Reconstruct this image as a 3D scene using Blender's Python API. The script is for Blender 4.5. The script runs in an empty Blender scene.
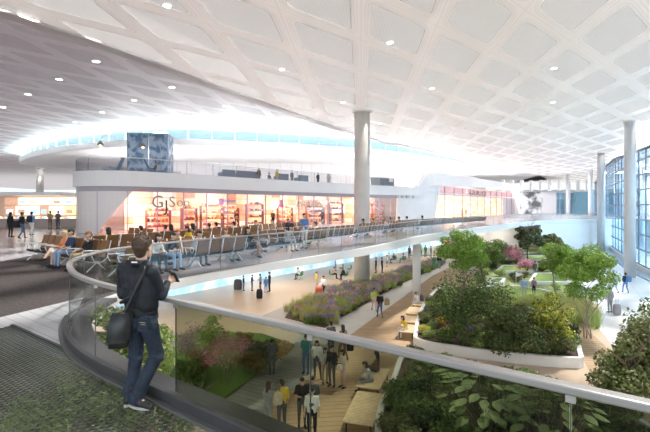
import bpy, bmesh, math, random
import numpy as np
from mathutils import Vector, Matrix, geometry
random.seed(7); RNG = np.random.default_rng(7)
S = bpy.context.scene; COL = S.collection
F = 430.0; CH = 2.1; HY = 207.0; LZ = -5.3
def G(px, py, z=LZ):                       # world point where the view line meets height z
    Y = (CH - z)*F/(py - HY); return ((px-325)/F*Y, Y)
def DX(px, Y): return (px-325)/F*Y         # x at depth Y
def DZ(py, Y): return CH-(py-HY)/F*Y
# ---------------- materials ----------------
class NT:
    def __init__(s, name):
        s.m = bpy.data.materials.new(name); s.m.use_nodes = True
        s.t = s.m.node_tree; s.t.nodes.clear()
        s.o = s.t.nodes.new('ShaderNodeOutputMaterial')
    def n(s, typ, **kw):
        nd = s.t.nodes.new(typ)
        for k, v in kw.items(): setattr(nd, k, v)
        return nd
    def set(s, sock, v):
        if isinstance(v, bpy.types.NodeSocket): s.t.links.new(v, sock)
        else:
            if isinstance(v, tuple) and len(v) == 3 and sock.type == 'RGBA': v = (*v, 1)
            sock.default_value = v
    def m_(s, op, a, b=0.0, c=0.0):
        nd = s.n('ShaderNodeMath', operation=op)
        s.set(nd.inputs[0], a); s.set(nd.inputs[1], b); s.set(nd.inputs[2], c); return nd.outputs[0]
    def mix(s, f, a, b):
        nd = s.n('ShaderNodeMix', data_type='RGBA')
        s.set(nd.inputs[0], f); s.set(nd.inputs[6], a); s.set(nd.inputs[7], b); return nd.outputs[2]
    def pos(s):
        g = s.n('ShaderNodeNewGeometry'); x = s.n('ShaderNodeSeparateXYZ'); s.t.links.new(g.outputs['Position'], x.inputs[0])
        return x.outputs[0], x.outputs[1], x.outputs[2]
    def opos(s):
        g = s.n('ShaderNodeTexCoord'); x = s.n('ShaderNodeSeparateXYZ'); s.t.links.new(g.outputs['Object'], x.inputs[0])
        return x.outputs[0], x.outputs[1], x.outputs[2]
    def noise(s, scale, detail=2, obj=False, vec=None):
        nd = s.n('ShaderNodeTexNoise'); nd.inputs['Scale'].default_value = scale; nd.inputs['Detail'].default_value = detail
        if vec is not None: s.t.links.new(vec, nd.inputs['Vector'])
        elif obj: s.t.links.new(s.n('ShaderNodeTexCoord').outputs['Object'], nd.inputs['Vector'])
        else: s.t.links.new(s.n('ShaderNodeNewGeometry').outputs['Position'], nd.inputs['Vector'])
        return nd.outputs[0]
    def ramp(s, f, stops, interp='LINEAR'):
        nd = s.n('ShaderNodeValToRGB'); cr = nd.color_ramp; cr.interpolation = interp
        while len(cr.elements) < len(stops): cr.elements.new(.5)
        for e, (p, c) in zip(cr.elements, stops): e.position = p; e.color = (*c, 1)
        s.set(nd.inputs[0], f); return nd.outputs[0]
    def pr(s, color, rough=.5, metal=0., emit=None, es=0., spec=.5, bump=None, bd=.01, bs=.5):
        p = s.n('ShaderNodeBsdfPrincipled'); s.set(p.inputs['Base Color'], color); s.set(p.inputs['Roughness'], rough)
        p.inputs['Metallic'].default_value = metal; p.inputs['Specular IOR Level'].default_value = spec
        if emit is not None: s.set(p.inputs['Emission Color'], emit); s.set(p.inputs['Emission Strength'], es)
        if bump is not None:
            b = s.n('ShaderNodeBump'); b.inputs['Distance'].default_value = bd; b.inputs['Strength'].default_value = bs
            s.set(b.inputs['Height'], bump); s.t.links.new(b.outputs[0], p.inputs['Normal'])
        return p.outputs[0]
    def mixsh(s, f, a, b):
        nd = s.n('ShaderNodeMixShader'); s.set(nd.inputs[0], f); s.t.links.new(a, nd.inputs[1]); s.t.links.new(b, nd.inputs[2]); return nd.outputs[0]
    def transp(s, c=(1, 1, 1)):
        nd = s.n('ShaderNodeBsdfTransparent'); s.set(nd.inputs[0], c); return nd.outputs[0]
    def out(s, sh): s.t.links.new(sh, s.o.inputs[0]); return s.m
MC = {}
def M(name, color=(.8, .8, .8), rough=.5, metal=0., var=.08, scale=6., emit=0., spec=.5):
    if name in MC: return MC[name]
    t = NT(name); f = t.noise(scale, 3, obj=True)
    lo = tuple(c*(1-var) for c in color); hi = tuple(min(1, c*(1+var)) for c in color)
    c = t.ramp(f, [(.3, lo), (.7, hi)])
    MC[name] = t.out(t.pr(c, rough, metal, spec=spec, emit=color if emit else None, es=emit)); return MC[name]
def glass(name, tint, refl=.12, rough=.02, col=(1, 1, 1)):
    t = NT(name); g = t.n('ShaderNodeBsdfGlossy'); g.inputs[0].default_value = (*col, 1); g.inputs[1].default_value = rough
    lw = t.n('ShaderNodeLayerWeight'); lw.inputs[0].default_value = .35
    f = t.m_('MULTIPLY_ADD', lw.outputs['Facing'], refl, refl*.35)
    MC[name] = t.out(t.mixsh(f, t.transp(tint), g.outputs[0])); return MC[name]
def planks(name, c1, c2, ang, w, rough=.6, gap=.08, gapc=.35):
    t = NT(name); x, y, z = t.pos()
    u = t.m_('ADD', t.m_('MULTIPLY', x, math.cos(ang)), t.m_('MULTIPLY', y, math.sin(ang)))
    v = t.m_('ADD', t.m_('MULTIPLY', x, -math.sin(ang)), t.m_('MULTIPLY', y, math.cos(ang)))
    k = t.m_('DIVIDE', u, w); idx = t.m_('FLOOR', k); fr = t.m_('FRACT', k)
    cb = t.n('ShaderNodeCombineXYZ'); t.set(cb.inputs[0], t.m_('MULTIPLY', idx, 7.31)); t.set(cb.inputs[1], t.m_('MULTIPLY', v, .6))
    nz = t.noise(1.0, 3, vec=cb.outputs[0])
    c = t.ramp(nz, [(.3, c1), (.7, c2)])
    line = t.m_('LESS_THAN', fr, gap)
    c = t.mix(line, c, tuple(q*gapc for q in c1))
    MC[name] = t.out(t.pr(c, rough, bump=t.m_('SUBTRACT', 1., line), bd=.01)); return MC[name]
def tiles(name, c1, c2, ang, w, l, rough=.4, gapc=.6, gap=.02):
    t = NT(name); x, y, z = t.pos()
    u = t.m_('DIVIDE', t.m_('ADD', t.m_('MULTIPLY', x, math.cos(ang)), t.m_('MULTIPLY', y, math.sin(ang))), w)
    v = t.m_('DIVIDE', t.m_('ADD', t.m_('MULTIPLY', x, -math.sin(ang)), t.m_('MULTIPLY', y, math.cos(ang))), l)
    ln = t.m_('MAXIMUM', t.m_('LESS_THAN', t.m_('FRACT', u), gap), t.m_('LESS_THAN', t.m_('FRACT', v), gap))
    c = t.ramp(t.noise(.6, 4), [(.3, c1), (.7, c2)])
    c = t.mix(ln, c, tuple(q*gapc for q in c1)); MC[name] = t.out(t.pr(c, rough)); return MC[name]
def leafm(name, c1, c2, scale=2.5, tr=.35):
    t = NT(name); c = t.ramp(t.noise(scale, 3), [(.32, c1), (.68, c2)])
    d = t.n('ShaderNodeBsdfPrincipled'); t.set(d.inputs['Base Color'], c); d.inputs['Roughness'].default_value = .55
    tl = t.n('ShaderNodeBsdfTranslucent'); t.set(tl.inputs[0], c)
    MC[name] = t.out(t.mixsh(tr, d.outputs[0], tl.outputs[0])); return MC[name]
# ---------------- object helpers ----------------
def tag(o, label=None, cat=None, group=None, kind=None):
    if label: o['label'] = label
    if cat: o['category'] = cat
    if group: o['group'] = group
    if kind: o['kind'] = kind
    return o
def thing(name, label, cat, loc=(0, 0, 0), rz=0., group=None):
    o = bpy.data.objects.new(name, None); COL.objects.link(o); o.location = loc; o.rotation_euler = (0, 0, rz); o.empty_display_size = .1
    return tag(o, label, cat, group)
def link(name, me, mats, parent=None):
    o = bpy.data.objects.new(name, me); COL.objects.link(o)
    if mats is not None:
        for m in (mats if isinstance(mats, (list, tuple)) else [mats]): me.materials.append(m)
    if parent is not None: o.parent = parent
    return o
class B:                                    # collects shapes, links them as one mesh
    def __init__(s): s.v = []; s.f = []; s.mi = []; s.sm = []
    def add(s, v, f, mi=0, sm=False):
        k = len(s.v); s.v += [tuple(p) for p in v]; s.f += [tuple(i+k for i in q) for q in f]; s.mi += [mi]*len(f); s.sm += [sm]*len(f); return s
    def box(s, c, d, rz=0., mi=0, rx=0.):
        R = Matrix.Rotation(rz, 3, 'Z') @ Matrix.Rotation(rx, 3, 'X'); c = Vector(c); x, y, z = d[0]/2, d[1]/2, d[2]/2
        vs = [c + R @ Vector(p) for p in ((-x, -y, -z), (x, -y, -z), (x, y, -z), (-x, y, -z), (-x, -y, z), (x, -y, z), (x, y, z), (-x, y, z))]
        return s.add(vs, [(0, 3, 2, 1), (4, 5, 6, 7), (0, 1, 5, 4), (1, 2, 6, 5), (2, 3, 7, 6), (3, 0, 4, 7)], mi)
    def tube(s, pts, r, n=8, mi=0, cap=True):
        pts = [Vector(p) for p in pts]; rs = r if isinstance(r, (list, tuple)) else [r]*len(pts); V = []; Fc = []
        up = Vector((0, 0, 1)); prev = None
        for i, p in enumerate(pts):
            d = (pts[min(i+1, len(pts)-1)] - pts[max(i-1, 0)]).normalized()
            a = (prev - d*prev.dot(d)) if prev is not None else d.cross(up if abs(d.z) < .95 else Vector((1, 0, 0)))
            if a.length < 1e-5: a = d.orthogonal()
            a.normalize(); prev = a; b = d.cross(a)
            for k in range(n):
                t = 2*math.pi*k/n; V.append(p + (a*math.cos(t) + b*math.sin(t))*rs[i])
        for i in range(len(pts)-1):
            for k in range(n): Fc.append((i*n+k, i*n+(k+1) % n, (i+1)*n+(k+1) % n, (i+1)*n+k))
        if cap: Fc.append(tuple(range(n))[::-1]); Fc.append(tuple((len(pts)-1)*n+k for k in range(n)))
        return s.add(V, Fc, mi, True)
    def lathe(s, prof, c=(0, 0, 0), n=20, mi=0, sx=1., sy=1.):
        V = [(c[0]+r*math.cos(2*math.pi*k/n)*sx, c[1]+r*math.sin(2*math.pi*k/n)*sy, c[2]+z) for r, z in prof for k in range(n)]
        Fc = [(i*n+k, i*n+(k+1) % n, (i+1)*n+(k+1) % n, (i+1)*n+k) for i in range(len(prof)-1) for k in range(n)]
        Fc.append(tuple(range(n))[::-1]); Fc.append(tuple((len(prof)-1)*n+k for k in range(n)))
        return s.add(V, Fc, mi, True)
    def ball(s, c, r, n=12, mi=0):
        r = r if isinstance(r, (list, tuple)) else (r, r, r)
        prof = [(max(1e-3, math.sin(math.pi*i/(n//2+2)))*1., -math.cos(math.pi*i/(n//2+2))) for i in range(n//2+3)]
        V = [(c[0]+q*math.cos(2*math.pi*k/n)*r[0], c[1]+q*math.sin(2*math.pi*k/n)*r[1], c[2]+z*r[2]) for q, z in prof for k in range(n)]
        m = len(prof); Fc = [(i*n+k, i*n+(k+1) % n, (i+1)*n+(k+1) % n, (i+1)*n+k) for i in range(m-1) for k in range(n)]
        return s.add(V, Fc, mi, True)
    def prism(s, poly, z0, z1, mi=0, mtop=None):
        n = len(poly); ar = sum(poly[i][0]*poly[(i+1) % n][1]-poly[(i+1) % n][0]*poly[i][1] for i in range(n))
        if ar < 0: poly = poly[::-1]
        tri = geometry.tessellate_polygon([[Vector((p[0], p[1], 0)) for p in poly]])
        V = [(p[0], p[1], z0) for p in poly] + [(p[0], p[1], z1) for p in poly]
        def up(t):
            a, b, c = [poly[i] for i in t]; return (b[0]-a[0])*(c[1]-a[1])-(b[1]-a[1])*(c[0]-a[0]) > 0
        tri = [t if up(t) else t[::-1] for t in tri]
        s.add(V, [tuple(i+n for i in t) for t in tri], mi if mtop is None else mtop)
        k = len(s.v) - 2*n
        for q in [t[::-1] for t in tri] + [(i, (i+1) % n, (i+1) % n+n, i+n) for i in range(n)]:
            s.f.append(tuple(j+k for j in q)); s.mi.append(mi); s.sm.append(False)
        return s
    def mesh(s, name):
        me = bpy.data.meshes.new(name); me.from_pydata(s.v, [], s.f)
        me.polygons.foreach_set('material_index', s.mi); me.polygons.foreach_set('use_smooth', s.sm); me.update(); return me
    def build(s, name, mats, parent=None, bevel=0.):
        o = link(name, s.mesh(name), mats, parent)
        if bevel: b = o.modifiers.new('bevel', 'BEVEL'); b.width = bevel; b.segments = 2; b.limit_method = 'ANGLE'
        return o
def struct(o, label=None): o['kind'] = 'structure'; (label and o.__setitem__('label', label)); return o
class Path:                                 # smoothed plan curve
    def __init__(s, pts, sub=8, smooth=True):
        P = [Vector((p[0], p[1])) for p in pts]
        if smooth:
            Q = []
            for i in range(len(P)-1):
                a = P[max(i-1, 0)]; b = P[i]; c = P[i+1]; d = P[min(i+2, len(P)-1)]
                for k in range(sub):
                    t = k/sub; Q.append(.5*((2*b)+(c-a)*t+(2*a-5*b+4*c-d)*t*t+(3*b-a-3*c+d)*t**3))
            Q.append(P[-1]); P = Q
        s.p = P; s.s = [0.]
        for i in range(1, len(P)): s.s.append(s.s[-1]+(P[i]-P[i-1]).length)
        s.L = s.s[-1]
    def at(s, t):
        t = min(max(t, 0), s.L-1e-6); i = max(0, int(np.searchsorted(s.s, t, side='right'))-1); i = min(i, len(s.p)-2)
        d = s.p[i+1]-s.p[i]; f = (t-s.s[i])/max(d.length, 1e-9); d2 = d.normalized()
        return s.p[i]+d*f, d2, Vector((-d2.y, d2.x))
    def off(s, t, o): p, d, n = s.at(t); return p+n*o
    def s_px(s, px, lo=0., hi=None):
        ts = np.linspace(lo, s.L if hi is None else hi, 4000); best = min(ts, key=lambda t: abs(325+s.at(t)[0].x/max(s.at(t)[0].y, .5)*F-px)); return float(best)
def strip(b, path, s0, s1, o0, o1, z0, z1, step=.5, mi=0):     # wall of thickness between offsets o0..o1 along a path; z may be functions of s
    f0 = z0 if callable(z0) else (lambda s: z0); f1 = z1 if callable(z1) else (lambda s: z1)
    n = max(1, int((s1-s0)/step)); V = []; Fc = []
    for i in range(n+1):
        t = s0+(s1-s0)*i/n; a = path.off(t, o0); c = path.off(t, o1)
        V += [(a.x, a.y, f0(t)), (c.x, c.y, f0(t)), (c.x, c.y, f1(t)), (a.x, a.y, f1(t))]
    for i in range(n):
        for k in range(4): Fc.append((i*4+k, (i+1)*4+k, (i+1)*4+(k+1) % 4, i*4+(k+1) % 4))
    Fc.append((0, 1, 2, 3)); Fc.append((n*4+3, n*4+2, n*4+1, n*4)); b.add(V, Fc, mi); return b
def copy_tree(o, parent=None):
    c = o.copy(); COL.objects.link(c); c.parent = parent
    for ch in o.children: copy_tree(ch, c)
    return c
# ---------------- colours ----------------
WH = M('white_panel', (.92, .91, .91), .35, var=.02, scale=.6); STEEL = M('brushed_steel', (.62, .61, .6), .3, .7, .05)
RAILM = M('handrail_steel', (.38, .365, .36), .35, .3, .04); DARK = M('dark_steel', (.05, .05, .055), .45, .3)
WFRAME = M('white_frame', (.85, .85, .87), .3, .1); BLACKP = M('black_plastic', (.02, .02, .022), .5)
# ---------------- camera, sky, sun ----------------
cam = bpy.data.objects.new('camera', bpy.data.cameras.new('camera')); COL.objects.link(cam); S.camera = cam
cam.location = (0, 0, CH); cam.rotation_euler = (math.pi/2, 0, 0); cam.data.sensor_width = 36; cam.data.lens = F/650*36
cam.data.shift_y = -9/650; cam.data.clip_end = 2000
S.view_settings.view_transform = 'Standard'; S.view_settings.look = 'None'; S.view_settings.gamma = 1; S.view_settings.exposure = EXPO = 1.45
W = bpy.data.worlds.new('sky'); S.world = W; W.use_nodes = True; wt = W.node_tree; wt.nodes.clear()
tc = wt.nodes.new('ShaderNodeTexCoord'); sp = wt.nodes.new('ShaderNodeSeparateXYZ'); wt.links.new(tc.outputs['Generated'], sp.inputs[0])
rp = wt.nodes.new('ShaderNodeValToRGB'); mr = wt.nodes.new('ShaderNodeMapRange'); mr.inputs[1].default_value = -.4; mr.inputs[2].default_value = .8
wt.links.new(sp.outputs[2], mr.inputs[0]); wt.links.new(mr.outputs[0], rp.inputs[0])
cr = rp.color_ramp; cr.elements[0].position = .2; cr.elements[0].color = (.75, .74, .73, 1); cr.elements[1].position = .36; cr.elements[1].color = (.86, .95, 1, 1)
e = cr.elements.new(1.); e.color = (.34, .46, .60, 1)
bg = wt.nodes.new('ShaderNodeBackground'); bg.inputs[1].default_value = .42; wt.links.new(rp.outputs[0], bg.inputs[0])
def wm(op, a, b_=0., c_=0.):
    n_ = wt.nodes.new('ShaderNodeMath'); n_.operation = op
    for i_, v_ in enumerate((a, b_, c_)):
        if isinstance(v_, bpy.types.NodeSocket): wt.links.new(v_, n_.inputs[i_])
        else: n_.inputs[i_].default_value = v_
    return n_.outputs[0]
_s = wm('MAXIMUM', wm('MULTIPLY', sp.outputs[1], -1.), 0.)          # low sky glow added behind the viewer to light camera-facing walls
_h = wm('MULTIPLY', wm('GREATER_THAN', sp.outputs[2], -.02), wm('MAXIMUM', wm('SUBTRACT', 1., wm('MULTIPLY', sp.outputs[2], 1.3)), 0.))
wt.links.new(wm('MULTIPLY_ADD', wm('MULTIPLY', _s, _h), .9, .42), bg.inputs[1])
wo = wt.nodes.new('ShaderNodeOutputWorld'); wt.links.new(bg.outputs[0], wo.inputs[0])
sun = bpy.data.objects.new('sun', bpy.data.lights.new('sun', 'SUN')); COL.objects.link(sun)
sun.data.energy = 44; sun.data.angle = math.radians(5); sun.data.color = (1, .93, .83)
sd = Vector((-.45, -.35, -1.)).normalized(); sun.rotation_euler = sd.to_track_quat('-Z', 'Y').to_euler(); sun.location = (30, 30, 40)
# ---------------- ceiling ----------------
def ceil_mat(name, rib, cell, tr, tint=(1, .98, .97), tl=.080, tlc=.020):
    t = NT(name); x, y, z = t.pos(); det = .45*3.63-5.4*4.1
    dx = t.m_('SUBTRACT', x, 2.41); dy = t.m_('SUBTRACT', y, 28.8)
    u = t.m_('DIVIDE', t.m_('SUBTRACT', t.m_('MULTIPLY', dx, 3.63), t.m_('MULTIPLY', dy, 4.1)), det)
    v = t.m_('DIVIDE', t.m_('SUBTRACT', t.m_('MULTIPLY', dy, .45), t.m_('MULTIPLY', dx, 5.4)), det)
    au = t.m_('ABSOLUTE', t.m_('SUBTRACT', t.m_('FRACT', u), .5)); av = t.m_('ABSOLUTE', t.m_('SUBTRACT', t.m_('FRACT', v), .5))
    r = .10; qx = t.m_('MAXIMUM', t.m_('SUBTRACT', au, .385-r), 0.); qy = t.m_('MAXIMUM', t.m_('SUBTRACT', av, .385-r), 0.)
    d = t.m_('SUBTRACT', t.m_('SQRT', t.m_('ADD', t.m_('MULTIPLY', qx, qx), t.m_('MULTIPLY', qy, qy))), r)
    cm = t.m_('LESS_THAN', d, 0.)
    l1 = t.m_('LESS_THAN', t.m_('ABSOLUTE', t.m_('SUBTRACT', d, .028)), .006)
    l2 = t.m_('LESS_THAN', t.m_('ABSOLUTE', t.m_('SUBTRACT', d, .062)), .005)
    l3 = t.m_('GREATER_THAN', t.m_('MAXIMUM', au, av), .494)
    ln = t.m_('MAXIMUM', t.m_('MAXIMUM', l1, l2), l3)
    ring = t.m_('MULTIPLY', t.m_('GREATER_THAN', d, -.012), cm)
    hx = t.m_('SINE', t.m_('MULTIPLY', t.m_('ADD', u, v), 6.2832*26)); hy = t.m_('SINE', t.m_('MULTIPLY', t.m_('SUBTRACT', u, v), 6.2832*26))
    dots = t.m_('GREATER_THAN', t.m_('MULTIPLY', hx, hy), .05)
    c = t.mix(t.m_('MULTIPLY', ln, .30), rib, tuple(q*.62 for q in rib))
    cc = t.mix(dots, cell, tuple(q*.72 for q in cell))
    c = t.mix(cm, c, cc); c = t.mix(ring, c, tuple(min(1, q*1.04) for q in rib))
    ins = t.m_('MULTIPLY', cm, t.m_('LESS_THAN', d, -.012))
    f = t.m_('MULTIPLY', ins, t.m_('MULTIPLY_ADD', dots, tr*.5, tr*.75))
    tn = t.n('ShaderNodeBsdfTranslucent'); t.set(tn.inputs[0], c)
    return t.out(t.mixsh(f, t.mixsh(t.m_('MULTIPLY_ADD', cm, tlc-tl, tl), t.pr(c, .45), tn.outputs[0]), t.transp(tint)))
CR = ceil_mat('perforated_ceiling', (.87, .86, .865), (.56, .555, .56), .21, (.96, .98, 1))
CLM = ceil_mat('perforated_ceiling_low', (.78, .75, .78), (.60, .57, .61), .045, (1, .96, .98), .036, .026)
fold = [(0, 8), (50, 25), (100, 41), (160, 63), (220, 86), (300, 114), (350, 131), (385, 141), (440, 153), (490, 165.5), (540, 175)]
FZ = 11.2; fpts = [G(a, b, FZ) for a, b in fold]
fpts = [(-30, 6.), (-20.5, 14.5)] + fpts
fp = Path(fpts, 6); fl = [(p.x, p.y) for p in fp.p]
b = B(); b.prism(fl + [(fl[-1][0]+10, 165), (150, 165), (150, -12), (-30, -12)], FZ, FZ+.04); struct(b.build('ceiling', CR))
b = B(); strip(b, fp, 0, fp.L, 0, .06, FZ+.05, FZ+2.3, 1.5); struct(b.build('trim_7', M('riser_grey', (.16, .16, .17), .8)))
b = B(); strip(b, fp, 0, fp.L, 0., .9, FZ-.12, FZ-.02, 1.5)
struct(b.build('trim_1', M('ceiling_lip', (.60, .58, .58), .4, var=.02)))
# canopy ellipse and its clerestory
CZ = 12.1
cp = [(22, 158), (25, 154.8), (40, 150), (60, 146.3), (90, 143), (125, 140), (160, 138.5), (220, 140), (262, 142), (300, 144), (350, 147.5), (395, 151.5), (440, 158), (480, 164.5)]
cpl = [(-60, 104), (-64.5, 98), (-64.5, 91)] + [G(a, c, CZ) for a, c in cp[1:]] + [(60, 122), (75, 145)]
cpath = Path(cpl, 6); cl = [(p.x, p.y) for p in cpath.p]
HZ = 13.6
hole_back = [(70, 165), (-20, 165), (-50, 130)]
# low ceiling sheet with the canopy hole, as two fans joined left of the tip
tipi = min(range(len(cl)), key=lambda i: cl[i][0])
outer = [(-30, -12), (-190, -12), (-190, 250), cl[tipi]]
front = [p for p in fl[::-1]]
front = [p for p in front if p[0] < cl[-1][0]]
b = B(); b.prism([(-190, -12), (-30, -12)] + [(-30, 6)] + [p for p in fl if p[0] > -29.9] + [(80, 140)] + cl[::-1][:len(cl)-tipi] + [(-190, cl[tipi][1])], HZ, HZ+.05)
b.prism([cl[tipi], (-190, cl[tipi][1]), (-190, 290), (-90, 290), (-90, 175), (80, 175), (80, 165), (-20, 165), (-50, 130)] + cl[:tipi], HZ, HZ+.05)
struct(b.build('ceiling', CLM))
LINES = NT('ribbed_soffit')
_x, _y, _z = LINES.pos(); _a = LINES.m_('ARCTAN2', LINES.m_('SUBTRACT', _y, 150.), LINES.m_('SUBTRACT', _x, 5.))
_l = LINES.m_('LESS_THAN', LINES.m_('FRACT', LINES.m_('MULTIPLY', _a, 30.)), .06)
_c = LINES.mix(LINES.m_('MULTIPLY', _l, .35), (.87, .86, .87), (.5, .49, .52))
LINES = LINES.out(LINES.pr(_c, .4))
b = B(); b.prism(cl + [(70, 165), (-20, 165), (-50, 130)], CZ-.9, CZ, 0); struct(b.build('roof_canopy_slab', LINES), 'broad curved white canopy over the mezzanine')
b = B(); strip(b, cpath, 0, cpath.L, -.12, 0, CZ-.92, CZ+.02, 1.2); struct(b.build('trim_2', M('canopy_edge', (.82, .80, .79), .35, var=.02)))
s0 = 8.; cw = thing('clerestory_glazing', 'pale blue clerestory strip standing on the curved white canopy', 'window')
cw['kind'] = 'structure'
b = B(); strip(b, cpath, s0, cpath.L, .35, .38, CZ, HZ, 1.2); b.build('pane', glass('clerestory_glass', (.80, .95, 1.), .15), cw)
b = B(); t = s0
while t < cpath.L: p = cpath.off(t, .3); b.box((p.x, p.y, (CZ+HZ)/2), (.12, .12, HZ-CZ), 0); t += 3.4
b.build('mullion', M('mullion_grey', (.30, .33, .36), .4), cw)
# drum wall behind the mezzanine
dp = Path([(-35, 118), (-46, 104), (-44, 92), (-34, 86), (-15, 88), (5, 92), (25, 104), (44, 128), (60, 160)], 8)
b = B(); strip(b, dp, 0, dp.L, 0, .3, 0, CZ-.9, 1.5); struct(b.build('wall_back', LINES))
# ---------------- floors ----------------
RP = [(6.0, -1.1), (1.64, 2.17), (-1.83, 4.78), (-2.69, 5.42), (-3.42, 6.08), (-4.08, 6.9), (-4.68, 7.95), (-5.02, 9.2), (-5.02, 10.3), (-4.62, 11.6), (-3.6, 13.7), (-1.9, 16.3), (0, 19), (2.5, 22.9), (5.2, 28), (8.6, 34), (17.5, 46.5), (31, 64), (41, 71), (54, 76)]
rail = Path(RP, 8); rl = [(p.x, p.y) for p in rail.p]
iM = min(range(len(rl)), key=lambda i: (rl[i][0]+3.3)**2+(rl[i][1]-5.9)**2); Mp = rl[iM]
ang_r = math.atan2(-2.61, 3.47)
gl = (Mp[0]-2.9*math.cos(ang_r), Mp[1]-2.9*math.sin(ang_r)); g2 = (-6.2, 4.7); g3 = (-6.2, -4)
PAVE = tiles('deck_paving', (.40, .40, .42), (.52, .52, .54), ang_r, .16, .22, .35, .72, .12)
b = B(); b.prism([Mp] + rl[iM+1:] + [(90, 80), (90, 150), (-190, 150), (-190, -4), g3, g2, gl], -.18, 0)
struct(b.build('floor', M('polished_floor', (.40, .37, .39), .22, 0, .05, .4)), 'polished grey upper concourse floor')
b = B(); b.prism([Mp, rl[iM+2], rl[iM+6], rl[iM+10], rl[iM+14], G(86, 297, 0), G(0, 318, 0), (-9, -4), g3, g2, gl], 0, .008); struct(b.build('floor', PAVE), 'light grey paved strip beside the carpet')
t = NT('triangle_grating'); x, y, z = t.pos(); ca, sa = math.cos(ang_r), math.sin(ang_r); w = .08
u = t.m_('DIVIDE', t.m_('ADD', t.m_('MULTIPLY', x, ca), t.m_('MULTIPLY', y, sa)), w)
v = t.m_('DIVIDE', t.m_('ADD', t.m_('MULTIPLY', x, -sa), t.m_('MULTIPLY', y, ca)), w*.87)
row = t.m_('FRACT', v); ush = t.m_('FRACT', t.m_('ADD', u, t.m_('MULTIPLY', t.m_('FLOOR', v), .5)))
tri = t.m_('LESS_THAN', t.m_('ABSOLUTE', t.m_('SUBTRACT', ush, .5)), t.m_('MULTIPLY', t.m_('SUBTRACT', .86, row), .52))
tri = t.m_('MULTIPLY', tri, t.m_('GREATER_THAN', row, .12))
sh = t.pr(t.mix(tri, (.05, .055, .05), (.13, .14, .13)), .32, .2, bump=tri, bd=.012, bs=.8)
GR = t.out(t.mixsh(t.m_('MULTIPLY_ADD', t.m_('SUBTRACT', 1., tri), .50, .24), sh, t.transp((.95, 1, .95))))
b = B(); b.prism(rl[:iM+1] + [gl, g2, g3, (6, -4)], -.03, 0); struct(b.build('floor', GR), 'see-through floor grating with a triangular relief')
b = B(); a1 = Vector(Mp); a2 = Vector(gl); b.box(((a1.x+a2.x)/2, (a1.y+a2.y)/2, .006), ((a2-a1).length, .05, .02), ang_r); struct(b.build('trim_3', DARK))
t = NT('woven_carpet'); u1 = t.noise(12, 5); u2 = t.noise(45, 3)
CARP = t.out(t.pr(t.mix(u2, t.ramp(u1, [(.42, (.016, .013, .013)), (.6, (.075, .060, .056))]), (.08, .068, .068)), .95, bump=u2, bd=.01))
b = B(); b.prism([G(84, 297, 0), G(0, 317, 0), (-12, 4), (-30, 8), (-30, 22), G(0, 262, 0), G(60, 250, 0), G(110, 243, 0), (-5.3, 14)] + [rl[i] for i in range(iM+30, iM+12, -4)], 0, .012)
struct(b.build('floor', CARP), 'dark brown carpet under the waiting seats')
# lower level
b = B(); b.prism([(-70, -6), (75, -6), (75, 145), (-70, 145)], LZ-.3, LZ); struct(b.build('floor', M('lower_beige_floor', (.60, .46, .34), .3, 0, .06, .3)), 'polished beige floor of the lower level')
def slab(name, px, z, mat, lab, base=LZ, h=None):
    b = B(); b.prism([G(a, c, LZ) if isinstance(c, (int, float)) and c > 210 else (a, c) for a, c in px], base, z); return struct(b.build(name, mat), lab)
GREYP = planks('grey_timber', (.30, .31, .29), (.38, .39, .36), math.radians(62), .3)
TANP = planks('tan_timber', (.42, .28, .16), (.52, .36, .22), math.radians(96), .3)
PATHM = tiles('stone_path', (.62, .60, .58), (.70, .68, .66), math.radians(35), .9, .9, .5, .8)
slab('floor', [(225, 400), (296, 342), (300, 326), (325, 328), (352, 334), (300, 384), (262, 412), (232, 440), (215, 440)], LZ+.012, GREYP, 'weathered grey timber decking beside the lawn')
slab('floor', [(230, 445), (262, 412), (300, 384), (352, 334), (371, 320), (405, 296), (432, 276), (452, 266), (480, 256), (520, 262), (500, 290), (440, 300), (430, 330), (420, 352), (402, 380), (385, 445)], LZ+.014, TANP, 'tan timber decking between benches and path')
slab('floor', [(296, 342), (300, 326), (325, 328), (345, 316.5), (400, 285), (432, 271.5), (446, 264), (470, 256), (490, 252), (452, 266), (432, 276), (405, 296), (371, 320), (352, 334), (325, 345)], LZ+.016, PATHM, 'pale stone path along the flower border')
slab('floor', [(262, 316), (300, 299), (345, 285), (395, 272), (440, 258), (470, 252), (446, 264), (400, 285), (345, 316), (325, 328), (285, 324)], LZ+.006, M('taupe_paving', (.36, .32, .29), .5, 0, .06, .5), 'taupe paving beside the flower border')
TER = tiles('white_terrazzo', (.74, .73, .74), (.82, .81, .82), math.radians(60), 1.6, 1.6, .25, .8)
b = B(); b.prism([G(575, 300), G(612, 345), G(640, 400), (16, 10), (40, 10), (60, 60), (75, 120), (33, 110), (29, 60), (21.5, 42)], LZ, LZ+.012); struct(b.build('floor', TER), 'white terrazzo walkway by the curved glass hall')
b = B(); b.prism([G(560, 315), G(575, 318), G(604, 345), G(640, 400), (11, 9), (9, 13), G(590, 372)], LZ, LZ+.018); struct(b.build('floor', TANP), 'tan timber path right of the planter')
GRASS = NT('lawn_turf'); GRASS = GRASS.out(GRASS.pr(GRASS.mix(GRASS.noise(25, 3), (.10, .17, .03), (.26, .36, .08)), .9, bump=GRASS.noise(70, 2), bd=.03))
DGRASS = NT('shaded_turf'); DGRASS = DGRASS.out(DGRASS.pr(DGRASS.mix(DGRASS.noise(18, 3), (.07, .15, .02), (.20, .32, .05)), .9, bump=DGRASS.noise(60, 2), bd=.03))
SOIL = M('planting_soil', (.08, .055, .035), .95, 0, .4, 8)
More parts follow.
